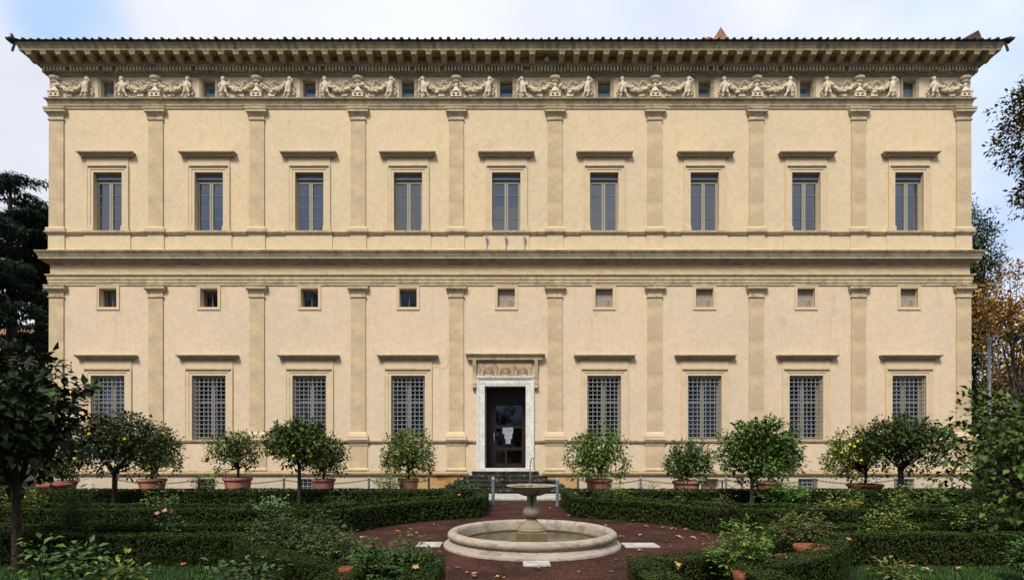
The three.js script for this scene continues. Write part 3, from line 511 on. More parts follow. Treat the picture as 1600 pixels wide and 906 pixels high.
  pilX.forEach((x, i) => {
    const end = i === 0 ? -1 : i === 9 ? 1 : 0, r = sub('garland_relief', villa, [end ? end * 17.74 : x, Y0, .015]);
    part('candelabrum', candG, M.relief, r).position.set(0, -.02, .05); part('candelabrum_base', baseG, M.relief, r); part('candelabrum_base_top', baseTop, M.relief, r);
    for (const s of end ? [-end] : [-1, 1]) {
      const v = (i * 2 + (s > 0 ? 1 : 0)) % 3;
      const ga = part('garland', garlands[v], M.relief, r); ga.position.set(s * .66, -.02, 0); ga.scale.x = 1;
      const rb = part('ribbon', ribbons[(v + 1) % 3], M.relief, r); rb.position.set(s * .58, -.02, 0); rb.scale.set(.82, .95, 1);
      part('tablet', tablets[(v + 2) % 3], M.relief, r).position.set(s * .58, .0, .02);
      const alt = end ? end < 0 : s > 0, pg = s < 0 ? (hash(i, 2, 2) < .8 ? puttoA : puttoBm) : (hash(i, 7, 2) < .85 ? puttoB : puttoAm);
      part('putto', pg, M.relief, r).position.set(s * 1.27 - (end ? s * .02 : 0), .0, .065);
      const fr = [0, 1, 2].map(k => { const g = new THREE.IcosahedronGeometry(.045, 1); g.translate(s * (1.44 + (k % 2) * .03), -.08 - k * .09, .03); return g; });
      part('fruit_swag', metres(mergeGeometries(fr)), M.relief, r);
    }
  });
}
// entrance steps
{
  const st = thing('entrance_steps', 'dark mossy stone steps with pale lichen leading up to the marble doorway', 'steps', [-.19, 0, 0]);
  const hw = [1.3, 1.62, 1.93, 2.22, 2.55], zz = [.38, .68, .98, 1.28, 1.58];
  for (let k = 0; k < 5; k++) { const top = .8 - k * .16; part('step', mould(0, hw[k], zz[k], -.1, [[-.03, k === 4 ? -.1 : top - .2], [-.03, top - .05], [-.005, top - .045], [.0, top - .02], [-.008, top]]), M.step, st); }
}

// ------------------------------------------------------------------ foliage
const V = (x, y, z) => new THREE.Vector3(x, y, z);
class Leaves {                                                    // collects folded leaves, one geometry
  constructor() { this.p = []; this.c = []; this.i = []; }
  add(b, dir, nor, len, wid, col, fold = .18, bend = .15) {
    const d = dir.clone().normalize(), s = V().crossVectors(d, nor); if (s.lengthSq() < 1e-6) s.set(1, 0, 0); s.normalize(); const n = V().crossVectors(s, d), k = this.p.length / 3;
    const at = (t, w, h) => { this.p.push(b.x + d.x * len * t + s.x * w + n.x * h, b.y + d.y * len * t + s.y * w + n.y * h, b.z + d.z * len * t + s.z * w + n.z * h); this.c.push(...col); };
    at(0, 0, 0); at(.45, -wid / 2, wid * fold); at(.48, 0, 0); at(.45, wid / 2, wid * fold); at(1, 0, -len * bend);
    this.i.push(k, k + 1, k + 2, k, k + 2, k + 3, k + 1, k + 4, k + 2, k + 2, k + 4, k + 3);
  }
  geo() { const g = new THREE.BufferGeometry(); g.setAttribute('position', new THREE.Float32BufferAttribute(this.p, 3)); g.setAttribute('color', new THREE.Float32BufferAttribute(this.c, 3)); g.setIndex(this.i); g.computeVertexNormals(); return g; }
}
const rdir = r => { const z = r() * 2 - 1, a = r() * Math.PI * 2, q = Math.sqrt(1 - z * z); return V(q * Math.cos(a), z, q * Math.sin(a)); };
const tone = (r, c, v = .35, alt, pa = 0) => { const b = alt && r() < pa ? alt : c, k = 1 + (r() - .5) * 2 * v, w = (r() - .5) * .25; return [b[0] * k * (1 + w), b[1] * k, b[2] * k * (1 - w * .5)]; };
// leaves in sprays on twig ends, spread through a lumpy ellipsoid
function crown(r, L, c, rad, o) {
  const tips = [];
  for (let k = 0; k < o.sprays; k++) {
    const d = rdir(r), q = Math.pow(r(), o.fill ?? .45), lump = .78 + .45 * fbm3(d.x * 2.1 + o.seed, d.y * 2.1, d.z * 2.1 + 3, 2);
    if (d.y < -.55 && r() < (o.flat ?? .6)) { continue; }
    const p = V(c[0] + d.x * rad[0] * q * lump, c[1] + d.y * rad[1] * q * lump, c[2] + d.z * rad[2] * q * lump), axis = V(d.x, d.y * .6 + .35, d.z).normalize();
    tips.push(p);
    const n = o.per + Math.floor(r() * o.per * .6);
    for (let j = 0; j < n; j++) {
      const rd = rdir(r), b = p.clone().addScaledVector(rd, o.spread * r()), dir = axis.clone().multiplyScalar(.45).add(rd).add(V(0, -(o.droop ?? .1), 0));
      const s = o.len * (.65 + r() * .6);
      L.add(b, dir, V(rd.x * .4, 1, rd.z * .4).add(rdir(r).multiplyScalar(.55)), s, s * (o.ratio ?? .58), tone(r, o.color.map((v, k) => v * (o.boost ?? 1) * [1.15, 1, .9][k]), o.vary ?? .35, o.alt, o.altShare ?? 0));
    }
  }
  return tips;
}
function limbs(r, from, tips, count, r0, r1) { const g = []; for (let k = 0; k < count; k++) { const t = tips[Math.floor(r() * tips.length)], f = from[Math.floor(r() * from.length)]; const m = V((f[0] + t.x) / 2 + (r() - .5) * .1 * Math.abs(t.y - f[1]), lerp(f[1], t.y, .45), (f[2] + t.z) / 2); g.push(limb([f, [m.x, m.y, m.z], [t.x, t.y, t.z]], r0, r1, 5)); } return g; }

// clipped hedges: core with inner shade in its near-black colour, clothed in small leaves
const sprig = (() => { const L = new Leaves(), r = rngOf(3); for (let k = 0; k < 4; k++) { const a = k * 1.7; L.add(V(0, 0, 0), V(Math.cos(a), .55 + r() * .5, Math.sin(a)), V(0, 1, 0), 1, .62, [1, 1, 1], .15, .1); } const g = L.geo(); g.deleteAttribute('color'); return g; })();
function hedge(h, name, label) {
  const t = thing(name, label, 'hedge', [0, 0, 0], 'clipped box hedges of the parterre'), W = .34, H = h.back ? .47 : .45, r = rngOf(h.back ? 200 + h.side : 300 + h.side + (h.which === 'inner' ? 7 : 0));
  // resample
  const P2 = []; for (let i = 0; i + 1 < h.pts.length; i++) { const [a, b] = h.pts[i], [c, d] = h.pts[i + 1], n = Math.max(1, Math.round(Math.hypot(c - a, d - b) / .25)); for (let k = 0; k < n; k++) P2.push([lerp(a, c, k / n), lerp(b, d, k / n)]); } P2.push(h.pts[h.pts.length - 1]);
  const off = P2.map((p, i) => { const a = P2[Math.max(0, i - 1)], b = P2[Math.min(P2.length - 1, i + 1)]; let tx = b[0] - a[0], td = b[1] - a[1]; const L = Math.hypot(tx, td) || 1; return [-td / L, tx / L, i]; });
  const wob = (x, d) => (fbm3(x * 1.4, d * 1.4, 3, 3) - .5) * .05;
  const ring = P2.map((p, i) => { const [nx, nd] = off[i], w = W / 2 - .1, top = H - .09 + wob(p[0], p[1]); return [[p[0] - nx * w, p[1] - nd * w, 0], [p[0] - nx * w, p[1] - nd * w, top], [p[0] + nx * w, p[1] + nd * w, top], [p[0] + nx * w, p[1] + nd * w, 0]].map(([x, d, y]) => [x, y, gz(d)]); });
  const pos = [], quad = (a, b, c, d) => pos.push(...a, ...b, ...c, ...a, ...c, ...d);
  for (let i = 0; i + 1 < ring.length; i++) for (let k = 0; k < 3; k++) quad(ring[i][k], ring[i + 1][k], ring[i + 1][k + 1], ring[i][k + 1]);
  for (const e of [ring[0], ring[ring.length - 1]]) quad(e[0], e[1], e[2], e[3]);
  part('shade_core', soup(pos), M.hedgeCore, t);
  const mats = [], cols = [], m = new THREE.Matrix4(), q = new THREE.Quaternion(), up = V(0, 1, 0);
  for (let i = 0; i + 1 < P2.length; i++) {
    const a = P2[i], b = P2[i + 1], L = Math.hypot(b[0] - a[0], b[1] - a[1]), mid = (a[1] + b[1]) / 2, size = clamp(.0027 * mid, .0155, .04);
    if (Math.abs(a[0]) > 1.02 * mid * 797 / F + 1.2) continue;
    const n = Math.round(L * (W + 2 * H) * .85 / (size * size));
    for (let k = 0; k < n; k++) {
      const u = r(), x = lerp(a[0], b[0], u), d = lerp(a[1], b[1], u), nx = lerp(off[i][0], off[i + 1][0], u), nd = lerp(off[i][1], off[i + 1][1], u), f = r() * (W + 2 * H), wb = wob(x, d), lump = (fbm3(x * 7, d * 7, f * 5, 2) - .5) * .022;
      let px, py, pd, n3;
      const edge = (i === 0 || i === P2.length - 2) && r() < .35;
      if (f < W) { const s = f - W / 2; px = x + nx * s; pd = d + nd * s; py = H + wb + lump - .006 - r() * r() * .07; n3 = V(nx * s * 1.2, 1, -nd * s * 1.2); }
      else { const sd = f < W + H ? -1 : 1, y = (f < W + H ? f - W : f - W - H) / H * (H + wb); const dp = W / 2 + lump - .004 - Math.pow(r(), 1.3) * .095; px = x + nx * sd * dp; pd = d + nd * sd * dp; py = y; n3 = V(nx * sd, -.45 + .5 * r(), -nd * sd); }
      n3.add(rdir(r).multiplyScalar(.35)).normalize(); q.setFromUnitVectors(up, n3);
      const sc = size * (.7 + r() * .6); m.compose(V(px, Math.max(.01, py), gz(pd)), q, V(sc, sc, sc)); mats.push(m.clone());
      const patch = fbm3(x * 2.3, d * 2.3, py * 3, 3), k2 = (.7 + r() * .6) * (.75 + patch * .5), yel = r() < .07 ? 1.5 : 1; cols.push(rgb(.033 * k2 * yel * (.85 + patch * .3), .053 * k2, .011 * k2));
    }
    // ends
    if (i === 0 || i === P2.length - 2) { const e = i === 0 ? a : b, dx = (i === 0 ? a[0] - b[0] : b[0] - a[0]) / L, dd = (i === 0 ? a[1] - b[1] : b[1] - a[1]) / L; for (let k = 0; k < W * H * .62 / (size * size); k++) { const s = (r() - .5) * W; q.setFromUnitVectors(up, V(dx, .4 * r(), -dd).add(rdir(r).multiplyScalar(.5)).normalize()); const sc = size * (.7 + r() * .6); m.compose(V(e[0] + off[i][0] * s, r() * H, gz(e[1] + off[i][1] * s)), q, V(sc, sc, sc)); mats.push(m.clone()); const k2 = .7 + r() * .6; cols.push(rgb(.033 * k2, .053 * k2, .011 * k2)); } }
  }
  inst('foliage', sprig, M.hedgeLeaf, mats, cols, t);
  return mats.length;
}
let hn = 0;
for (const h of hedges) hn += hedge(h, 'box_hedge', `clipped box hedge ${h.which === 'outer' ? 'edging the gravel' : 'set back from the gravel'}, ${h.back ? 'bed behind the fountain' : 'bed nearest the viewer'}, ${h.side < 0 ? 'left' : 'right'} side`);
console.log('hedge sprigs', hn);

// terracotta pots
function potGeo(h, rt) { const rb = rt * .68; return lathe([[0, 0], [rb, 0], [rb + .01, .03], [lerp(rb, rt, .5), h * .45], [rt * .92, h * .8], [rt * .93, h * .84], [rt, h * .86], [rt * 1.03, h * .9], [rt * 1.03, h * .97], [rt, h], [rt * .93, h], [rt * .9, h * .9], [0, h * .88]], 40); }
function potted(pxc, potPx, rimY, d, crownPx, topY, botY, o, label) { // a potted tree: the pot and what grows in it lift together
  const x = gx(pxc, d), hr = gh(rimY, d), s = d / F, t = thing('potted_tree', label, 'potted tree', [x, 0, gz(d)], 'terracotta potted citrus along the villa front'), r = rngOf(o.seed);
  const rt = potPx / 2 * s, ph = Math.min(hr, rt * 1.55), base = hr - ph;
  if (base > .03) part('pot_stand', mould(0, rt * .6, rt * .6, -rt * .6, [[.02, 0], [.02, .05], [0, .06], [0, base - .05], [.03, base - .04], [.03, base]]), M.paleStone, t);
  const pg = potGeo(ph, rt); pg.translate(0, base, 0); part('pot', pg, o.newPot ? M.terraNew : M.terra, t);
  const cx = ((crownPx[0] + crownPx[1]) / 2 - pxc) * s, rx = (crownPx[1] - crownPx[0]) / 2 * s, ty = gh(topY, d), by = gh(botY, d), cy = (ty + by) / 2, L = new Leaves();
  const tips = crown(r, L, [cx, cy, 0], [rx * 1.06, (ty - by) / 2 * 1.06, rx * .95], { sprays: 190, per: 9, spread: .17, len: .10, color: [.05, .088, .018], seed: o.seed, ...o, per: 13, boost: 1.4, sprays: Math.round((o.sprays ?? 190) * 1.45) });
  const g = [limb([[0, hr - .08, 0], [.02, lerp(hr, cy, .5), .02], [cx * .6, cy, 0]], .045, .028, 8), ...limbs(r, [[0, lerp(hr, cy, .35), 0], [.01, lerp(hr, cy, .6), .01]], tips, 26, .022, .006)];
  part('trunk', mergeGeometries(g), M.bark, t); part('crown', L.geo(), M.leaf, t);
  const fg = new THREE.SphereGeometry(.042, 10, 8); fg.scale(1, 1.12, 1);
  for (let k = 0; k < (o.fruit ?? 0); k++) { const p = tips[Math.floor(r() * tips.length)], f = part('fruit', fg, o.orange ? M.fruit : M.fruitY, t), out = V(p.x - cx, p.y - cy, p.z + .3).normalize(); f.position.set(p.x + out.x * .12, p.y + out.y * .1 - .05, p.z + out.z * .14); }
}
potted(237, 40, 748, 17.6, [203, 280], 672, 752, { seed: 11, fruit: 14, color: [.055, .1, .02], sprays: 170 }, 'leafy lemon tree in a pot behind the dark standard tree, far left');
potted(371, 42, 746, 17.6, [322, 405], 672, 742, { seed: 12, fruit: 5, orange: true, sprays: 135, color: [.045, .075, .016] }, 'airy orange tree in a terracotta pot below the second barred window');
potted(505, 36, 748, 17.5, [470, 542], 682, 752, { seed: 13, fruit: 8, orange: true, sprays: 190, color: [.035, .062, .014], fill: .55 }, 'dense round dark citrus in a pot below the third barred window');
potted(638, 33, 748, 17.4, [596, 681], 678, 752, { seed: 14, fruit: 0, sprays: 200, color: [.06, .098, .02], per: 10 }, 'bushy pale green citrus in a pot left of the entrance steps');
potted(936, 42, 748, 17.3, [885, 979], 674, 756, { seed: 15, fruit: 0, sprays: 230, color: [.058, .108, .02], per: 10 }, 'bushy bright green citrus in a pot right of the entrance steps');
potted(1073, 42, 751, 17.3, [1040, 1114], 690, 757, { seed: 16, fruit: 2, sprays: 150, color: [.045, .085, .02], len: .105 }, 'round citrus in a lichened pot below the seventh barred window');
potted(1202, 38, 752, 17.8, [1190, 1245], 700, 752, { seed: 17, fruit: 0, sprays: 80, color: [.05, .09, .02] }, 'small citrus in a worn pot behind the pale trunked standard tree');
potted(1352, 50, 756, 17.0, [1290, 1384], 672, 756, { seed: 18, fruit: 46, newPot: true, sprays: 165, color: [.075, .125, .02], alt: [.16, .17, .02], altShare: .15 }, 'lemon tree full of yellow fruit in a wide terracotta trough, right');
potted(96, 40, 751, 17.6, [70, 125], 705, 752, { seed: 19, fruit: 3, sprays: 70, color: [.04, .07, .015] }, 'small citrus in a pot by the left corner of the villa');

// trees standing in the ground
function standard(name, label, pxc, d, trunkPx, crownPx, topY, botY, o) {
  const t = thing(name, label, 'tree', [gx(pxc, d), 0, gz(d)]), r = rngOf(o.seed), s = d / F, L = new Leaves();
  const cx = ((crownPx[0] + crownPx[1]) / 2 - pxc) * s, rx = (crownPx[1] - crownPx[0]) / 2 * s, ty = gh(topY, d), by = gh(botY, d), cy = (ty + by) / 2, tr = trunkPx / 2 * s;
  const tips = crown(r, L, [cx, cy, 0], [rx, (ty - by) / 2, rx * .9], { sprays: 230, per: 9, spread: .17, len: .108, per: 12, color: [.045, .08, .018], seed: o.seed, boost: 1.3, ...o, sprays: Math.round((o.sprays ?? 230) * 1.4) });
  const fk = lerp(by, cy, .1), g = [limb([[(o.lean ?? 0), 0, 0], [(o.lean ?? 0) * .6 + .01, fk * .5, .02], [0, fk, 0]], tr * 1.1, tr * .85, 9)];
  for (const [ax, az] of [[-.35, .1], [.3, .15], [.05, -.3], [-.1, .3]]) g.push(limb([[0, fk - .05, 0], [cx * .4 + ax * rx * .7, lerp(fk, cy, .6), az * rx], [cx + ax * rx * 1.6, lerp(cy, ty, .35), az * rx * 1.8]], tr * .6, .012, 6));
  g.push(...limbs(r, [[0, fk, 0], [cx * .3, lerp(fk, cy, .5), 0]], tips, 24, tr * .35, .006));
  part('trunk', mergeGeometries(g), o.bark ?? M.bark, t); part('crown', L.geo(), o.mat ?? M.leaf, t);
  const fg = new THREE.SphereGeometry(.045, 10, 8);
  for (let k = 0; k < (o.fruit ?? 0); k++) { const p = tips[Math.floor(r() * tips.length)], f = part('fruit', fg, M.fruit, t); f.position.set(p.x * 1.02, p.y - .1, p.z + .12); }
  return t;
}
standard('citrus_tree', 'dark round headed standard tree in the left beds', 178, 15.0, 7, [108, 262], 645, 745, { seed: 31, sprays: 330, color: [.028, .042, .012], fruit: 8, alt: [.12, .09, .02], altShare: .03 });
standard('citrus_tree', 'standard orange tree with dark trunk beside the dense potted citrus', 467, 15.0, 6, [414, 512], 657, 728, { seed: 32, sprays: 250, color: [.048, .08, .018], fruit: 12, len: .115 });
standard('citrus_tree', 'green standard tree with pale slender trunk, right of the fountain', 1176, 14.6, 7, [1122, 1250], 654, 758, { seed: 33, sprays: 330, color: [.05, .1, .02], bark: M.paleBark, len: .12, per: 12, lean: -.03, fruit: 0 });
standard('citrus_tree', 'dark spreading tree right of the lemon trough', 1408, 16.0, 9, [1348, 1470], 652, 738, { seed: 34, sprays: 330, color: [.03, .052, .013], fruit: 0, alt: [.12, .1, .02], altShare: .04 });
standard('persimmon_tree', 'large leaved dark tree in the left foreground with forked trunk', 26, 7.25, 13, [-130, 112], 552, 770, { seed: 35, sprays: 330, per: 9, spread: .22, len: .125, ratio: .62, color: [.014, .024, .007], alt: [.03, .055, .014], altShare: .2, droop: .25 });
standard('persimmon_tree', 'large leaved green tree at the right edge above the hedges', 1620, 8.4, 12, [1478, 1745], 612, 815, { seed: 36, sprays: 290, per: 7, spread: .24, len: .115, ratio: .62, color: [.045, .085, .018], alt: [.16, .15, .03], altShare: .12, droop: .3, flat: .2 });
// a reaching branch of the dark left tree, out over the beds
{
  const L = new Leaves(), r = rngOf(90), d = 7.0; const t = scene.getObjectByName('persimmon_tree'), ox = gx(26, 7.25), oz = gz(7.25);
  for (let k = 0; k < 46; k++) { const u = r(), px = lerp(60, 142, u), py = lerp(640, 600, u) + (r() - .5) * 55 * (1.1 - u), p = V(gx(px, d) - ox, gh(py, d), gz(d) - oz + (r() - .5) * .3), s = .13 * (.7 + r() * .6); for (let j = 0; j < 2; j++) { const q = rdir(r); L.add(p, V(q.x + .5, q.y * .7 - .1, q.z), V(q.z * .6, 1, q.x * .6), s, s * .62, tone(r, [.035, .06, .016], .4)); } }
  for (const [px, py] of [[97, 575], [110, 570], [86, 578]]) for (let j = 0; j < 4; j++) L.add(V(gx(px, d) - ox, gh(py + j * 5, d), gz(d) - oz), V((r() - .5), 1.2, (r() - .5)), V(1, .2, .3), .06, .02, [.03, .045, .015]);
  part('side_branch', limb([[0, gh(690, d), 0], [gx(60, d) - ox, gh(650, d), .1], [gx(140, d) - ox, gh(605, d), gz(d) - oz]], .02, .006, 6), M.bark, t);
  part('side_branch_leaves', L.geo(), M.leaf, t);
}

// rose bushes and low plants
function bush(name, label, px0, px1, topY, d, o = {}) {
  const s = d / F, x = gx((px0 + px1) / 2, d), w = (px1 - px0) / 2 * s, h = gh(topY, d), r = rngOf(o.seed), L = new Leaves(), t = thing(name, label, o.category ?? 'bush', [x, 0, gz(d)], o.group), stems = [];
  const n = o.stems ?? 11, col = (o.color ?? [.055, .088, .025]).map(v => v * 1.25), ln = o.len ?? .055;
  for (let k = 0; k < n; k++) {
    const a = r() * Math.PI * 2, q = Math.sqrt(r()), tx = Math.cos(a) * q * w, tz = Math.sin(a) * q * w * .8, hh = h * (1 - .3 * q * q) * (.75 + r() * .28), bx = tx * .22, bz = tz * .22;
    stems.push(limb([[bx, 0, bz], [lerp(bx, tx, .3), hh * .5, lerp(bz, tz, .3)], [tx, hh, tz]], o.thick ?? .008, .0025, 4));
    const m = Math.round((o.leaves ?? 34) * 1.5);
    for (let j = 0; j < m; j++) {
      const u = lerp(o.low ?? .38, 1.03, Math.pow(r(), .8)), v = u * u, p = V(lerp(bx, tx, v * .8 + .1), hh * u, lerp(bz, tz, v * .8 + .1)), rd = rdir(r); p.addScaledVector(rd, (o.spread ?? .11) * r());
      // a stalk of leaflets
      const dir = V(rd.x, rd.y * .4 + .1, rd.z).normalize(), c = tone(r, col, .4, o.alt, o.altShare ?? .1);
      L.add(p.clone().addScaledVector(dir, ln * .9), dir, V(0, 1, 0).add(rdir(r).multiplyScalar(.4)), ln * (.8 + r() * .5), ln * .62, c);
      if (o.single) continue;
      const sd = V(-dir.z, 0, dir.x); for (const e of [-1, 1]) L.add(p.clone().addScaledVector(dir, ln * .6), dir.clone().multiplyScalar(.5).addScaledVector(sd, e), V(0, 1, 0).add(rdir(r).multiplyScalar(.3)), ln * (.7 + r() * .3), ln * .5, c);
    }
  }
  part('stems', mergeGeometries(stems), o.pale ? M.paleBark : M.bark, t); part('foliage', L.geo(), o.mat ?? M.matLeaf, t);
  if (o.flowers) { for (const [px, py] of o.flowers) { const f = []; for (let k = 0; k < 9; k++) { const g = new THREE.SphereGeometry(.022, 6, 4, 0, 3, 0, 1.6); g.rotateZ(.9); g.translate(.012, 0, 0); g.rotateY(k * 2.4); g.scale(1 + k * .05, 1 + k * .03, 1 + k * .05); f.push(g); } const b = part('flower', mergeGeometries(f), M.petal, t); b.position.set(gx(px, d) - x, gh(py, d), .12); b.rotation.x = .7; } }
  return t;
}
const light = [.11, .18, .035], yellow = [.30, .28, .05], mid = [.05, .09, .022], dark = [.03, .048, .015], red = [.16, .06, .03];
bush('rose_bush', 'broad green rose bush in the left beds beside the forked trunk', 82, 160, 756, 8.25, { seed: 101, color: [.065, .105, .03], stems: 16, len: .045, spread: .08 });
bush('rose_bush', 'low yellow green rose bush at the far left edge', 8, 66, 768, 11.3, { seed: 102, color: [.085, .11, .025], alt: yellow, altShare: .15 });
bush('rose_bush', 'thin rose bush with pink flowers in the left beds', 245, 276, 792, 10.9 - 2.7, { seed: 103, color: [.07, .11, .035], stems: 5, leaves: 14, flowers: [[253, 801], [264.5, 797]], thick: .006 });
bush('rose_bush', 'loose light green rose bush under the left potted lemon', 214, 278, 752, 11.2, { seed: 104, color: [.085, .13, .035], stems: 9, leaves: 20, alt: yellow, altShare: .12 });
bush('climbing_plant', 'tall young plant with drooping round leaves, bottom left foreground', 44, 92, 832, 6.3, { seed: 105, color: [.055, .095, .022], stems: 4, leaves: 16, len: .1, single: true, low: .3, mat: M.leaf, category: 'plant' });
bush('climbing_plant', 'leafy low plant before the front left hedge, bottom left', 90, 146, 846, 6.2, { seed: 106, color: [.045, .085, .022], stems: 8, leaves: 18, len: .09, single: true, mat: M.leaf, category: 'plant' });
bush('climbing_plant', 'yellow tinged low plant at the bottom edge, left', 140, 210, 876, 6.1, { seed: 107, color: [.065, .1, .02], alt: [.2, .19, .03], altShare: .25, stems: 8, leaves: 18, len: .08, single: true, mat: M.leaf, category: 'plant' });
bush('climbing_plant', 'dark leafy plant at the bottom edge before the curved left hedge', 322, 436, 874, 5.6, { seed: 108, color: [.04, .07, .02], stems: 12, leaves: 18, len: .075, single: true, mat: M.leaf, category: 'plant' });
bush('low_shrub', 'light green shrub by the villa wall under the second window', 288, 342, 741, 18.6, { seed: 109, color: light, stems: 10, leaves: 22, len: .1, single: true, category: 'shrub' });
bush('hydrangea', 'rounded pale green hydrangea in the left rear bed', 394, 452, 774, 11.25, { seed: 110, color: [.10, .17, .07], stems: 16, leaves: 26, len: .075, single: true, category: 'shrub' });
bush('rose_bush', 'large twiggy rose bush behind the curved front left hedge', 372, 545, 797, 7.3, { seed: 111, color: [.042, .062, .02], alt: [.09, .1, .03], altShare: .2, stems: 34, leaves: 34, len: .05, spread: .13, pale: true });
bush('rose_bush', 'big dark green rose bush at the bottom left of the fountain', 520, 690, 842, 5.7, { seed: 112, color: [.04, .072, .02], alt: [.08, .13, .03], altShare: .2, stems: 34, leaves: 30, len: .052, spread: .12, pale: true });
bush('rose_bush', 'tall sprigged rose bush between the two left front hedges', 455, 590, 824, 6.6, { seed: 113, color: [.045, .075, .022], alt: [.1, .13, .03], altShare: .15, stems: 16, leaves: 22, len: .052, spread: .12, pale: true });
bush('rose_bush', 'small rose bush inside the rear left bed near the axis', 508, 556, 769, 12.6, { seed: 114, color: [.06, .085, .025], stems: 8, leaves: 18 });
bush('low_shrub', 'feathery light green shrub in front of the left potted citrus', 576, 634, 735, 16.9, { seed: 115, color: light, stems: 12, leaves: 28, len: .065, category: 'shrub' });
bush('low_shrub', 'dark glossy shrub beside the left end of the steps', 700, 742, 747, 17.4, { seed: 116, color: [.045, .09, .025], stems: 12, leaves: 20, len: .1, single: true, mat: M.leaf, category: 'shrub' });
bush('rose_bush', 'small yellowing rose bush beside the bright potted citrus, right', 942, 994, 752, 15.0, { seed: 117, color: [.085, .13, .03], alt: yellow, altShare: .15, stems: 10, leaves: 20 });
bush('rose_bush', 'thin rose bush by the chain posts right of the steps', 988, 1032, 747, 16.9, { seed: 118, color: [.08, .12, .03], stems: 6, leaves: 12 });
bush('rose_bush', 'sparse rose stems behind the rear right hedges', 1040, 1080, 768, 13.4, { seed: 119, color: [.07, .1, .03], stems: 6, leaves: 10 });
bush('rose_bush', 'pinkish twiggy rose bush left of the pale trunk', 1102, 1154, 773, 12.4, { seed: 120, color: [.08, .1, .035], alt: [.22, .14, .09], altShare: .3, stems: 9, leaves: 16, pale: true });
bush('low_shrub', 'bright light green shrub just right of the pale trunked tree', 1184, 1266, 748, 14.0, { seed: 121, color: [.10, .19, .035], stems: 22, leaves: 34, len: .06, category: 'shrub' });
bush('rose_bush', 'yellow flecked rose bush in front of the lemon trough', 1280, 1350, 768, 11.3, { seed: 122, color: [.12, .15, .035], alt: yellow, altShare: .35, stems: 12, leaves: 18 });
bush('low_shrub', 'green shrub against the lemon trough', 1326, 1352, 757, 14.4, { seed: 123, color: [.08, .13, .03], stems: 6, leaves: 22, category: 'shrub' });
bush('rose_bush', 'twiggy rose bush with bronze leaves rising beside the two terracotta pots', 1208, 1304, 790, 7.6, { seed: 124, color: [.075, .1, .025], alt: [.15, .12, .03], altShare: .35, stems: 30, leaves: 26, len: .045, spread: .1, pale: true, low: .52 });
bush('rose_bush', 'bright rose bush overhanging the near right hedge', 1102, 1216, 822, 5.9, { seed: 125, color: [.075, .125, .025], alt: [.14, .17, .03], altShare: .3, stems: 22, leaves: 18, len: .052, spread: .1, pale: true, low: .45 });
bush('rose_bush', 'upright leafy rose shoots above the cross path hedge, right', 1128, 1166, 806, 7.9, { seed: 126, color: [.08, .14, .03], stems: 6, leaves: 14, len: .055, pale: true });
bush('rose_bush', 'pale green rose bush in the right beds below the dark spreading tree', 1362, 1424, 774, 8.25, { seed: 127, color: [.10, .14, .035], alt: yellow, altShare: .2, stems: 10, leaves: 18 });
bush('rose_bush', 'yellow green rose bush in the right rear bed', 1394, 1452, 756, 11.3, { seed: 128, color: [.09, .13, .03], alt: yellow, altShare: .2, stems: 12, leaves: 20 });
bush('low_shrub', 'light green shrub by the wall below the dark spreading tree', 1440, 1490, 750, 15.2, { seed: 129, color: light, stems: 12, leaves: 22, category: 'shrub' });
bush('rose_bush', 'yellow green rose stems inside the right hedges', 1345, 1386, 790, 9.4 - 1.2, { seed: 130, color: [.12, .17, .03], stems: 6, leaves: 14 });
bush('climbing_plant', 'bronze leaved low plant on the lawn, bottom right', 1364, 1424, 880, 6.6, { seed: 131, color: [.09, .11, .03], alt: [.18, .12, .04], altShare: .3, stems: 8, leaves: 14, len: .07, single: true, category: 'plant' });
bush('rose_bush', 'green rose bush at the bottom right edge of the lawn', 1578, 1640, 838, 6.6, { seed: 132, color: [.06, .11, .025], stems: 12, leaves: 20, len: .06 });
bush('rose_bush', 'rose bush below the large leaved tree, right', 1486, 1562, 766, 8.3, { seed: 133, color: [.07, .11, .03], alt: yellow, altShare: .1, stems: 12, leaves: 20 });

// pots standing empty-rimmed in the beds
function bedPot(px0, px1, rimY, d, tilt, label, mat = M.terraNew) { const s = d / F, x = gx((px0 + px1) / 2, d), hr = Math.max(.16, gh(rimY, d)); const p = thing('terracotta_pot', label, 'pot', [x, 0, gz(d)], 'terracotta pots in the rose beds'); const rt = (px1 - px0) / 2 * s; part('pot', potGeo(hr, rt), mat, p); const so = new THREE.CircleGeometry(rt * .88, 24); so.rotateX(-Math.PI / 2); so.translate(0, hr * .9, 0); part('soil', metres(so), M.soil, p); p.rotation.z = tilt; }
bedPot(1214, 1264, 869, 6.25, 0, 'lower of the two wide terracotta pots among rose stems, right front bed');
bedPot(1243, 1293, 852, 6.75, 0, 'upper of the two wide terracotta pots among rose stems, right front bed');
bedPot(1146, 1168, 893, 5.4, 0, 'terracotta pot half hidden by the near right hedge');
bedPot(412, 434, 851, 7.0, 0, 'terracotta pot showing its rim behind the curved left hedge');
bedPot(529, 552, 886, 5.35, 0, 'terracotta pot at the bottom edge under the left rose bush');
bedPot(62, 106, 756, 16.6, 0, 'wide terracotta bowl by the left corner of the villa');

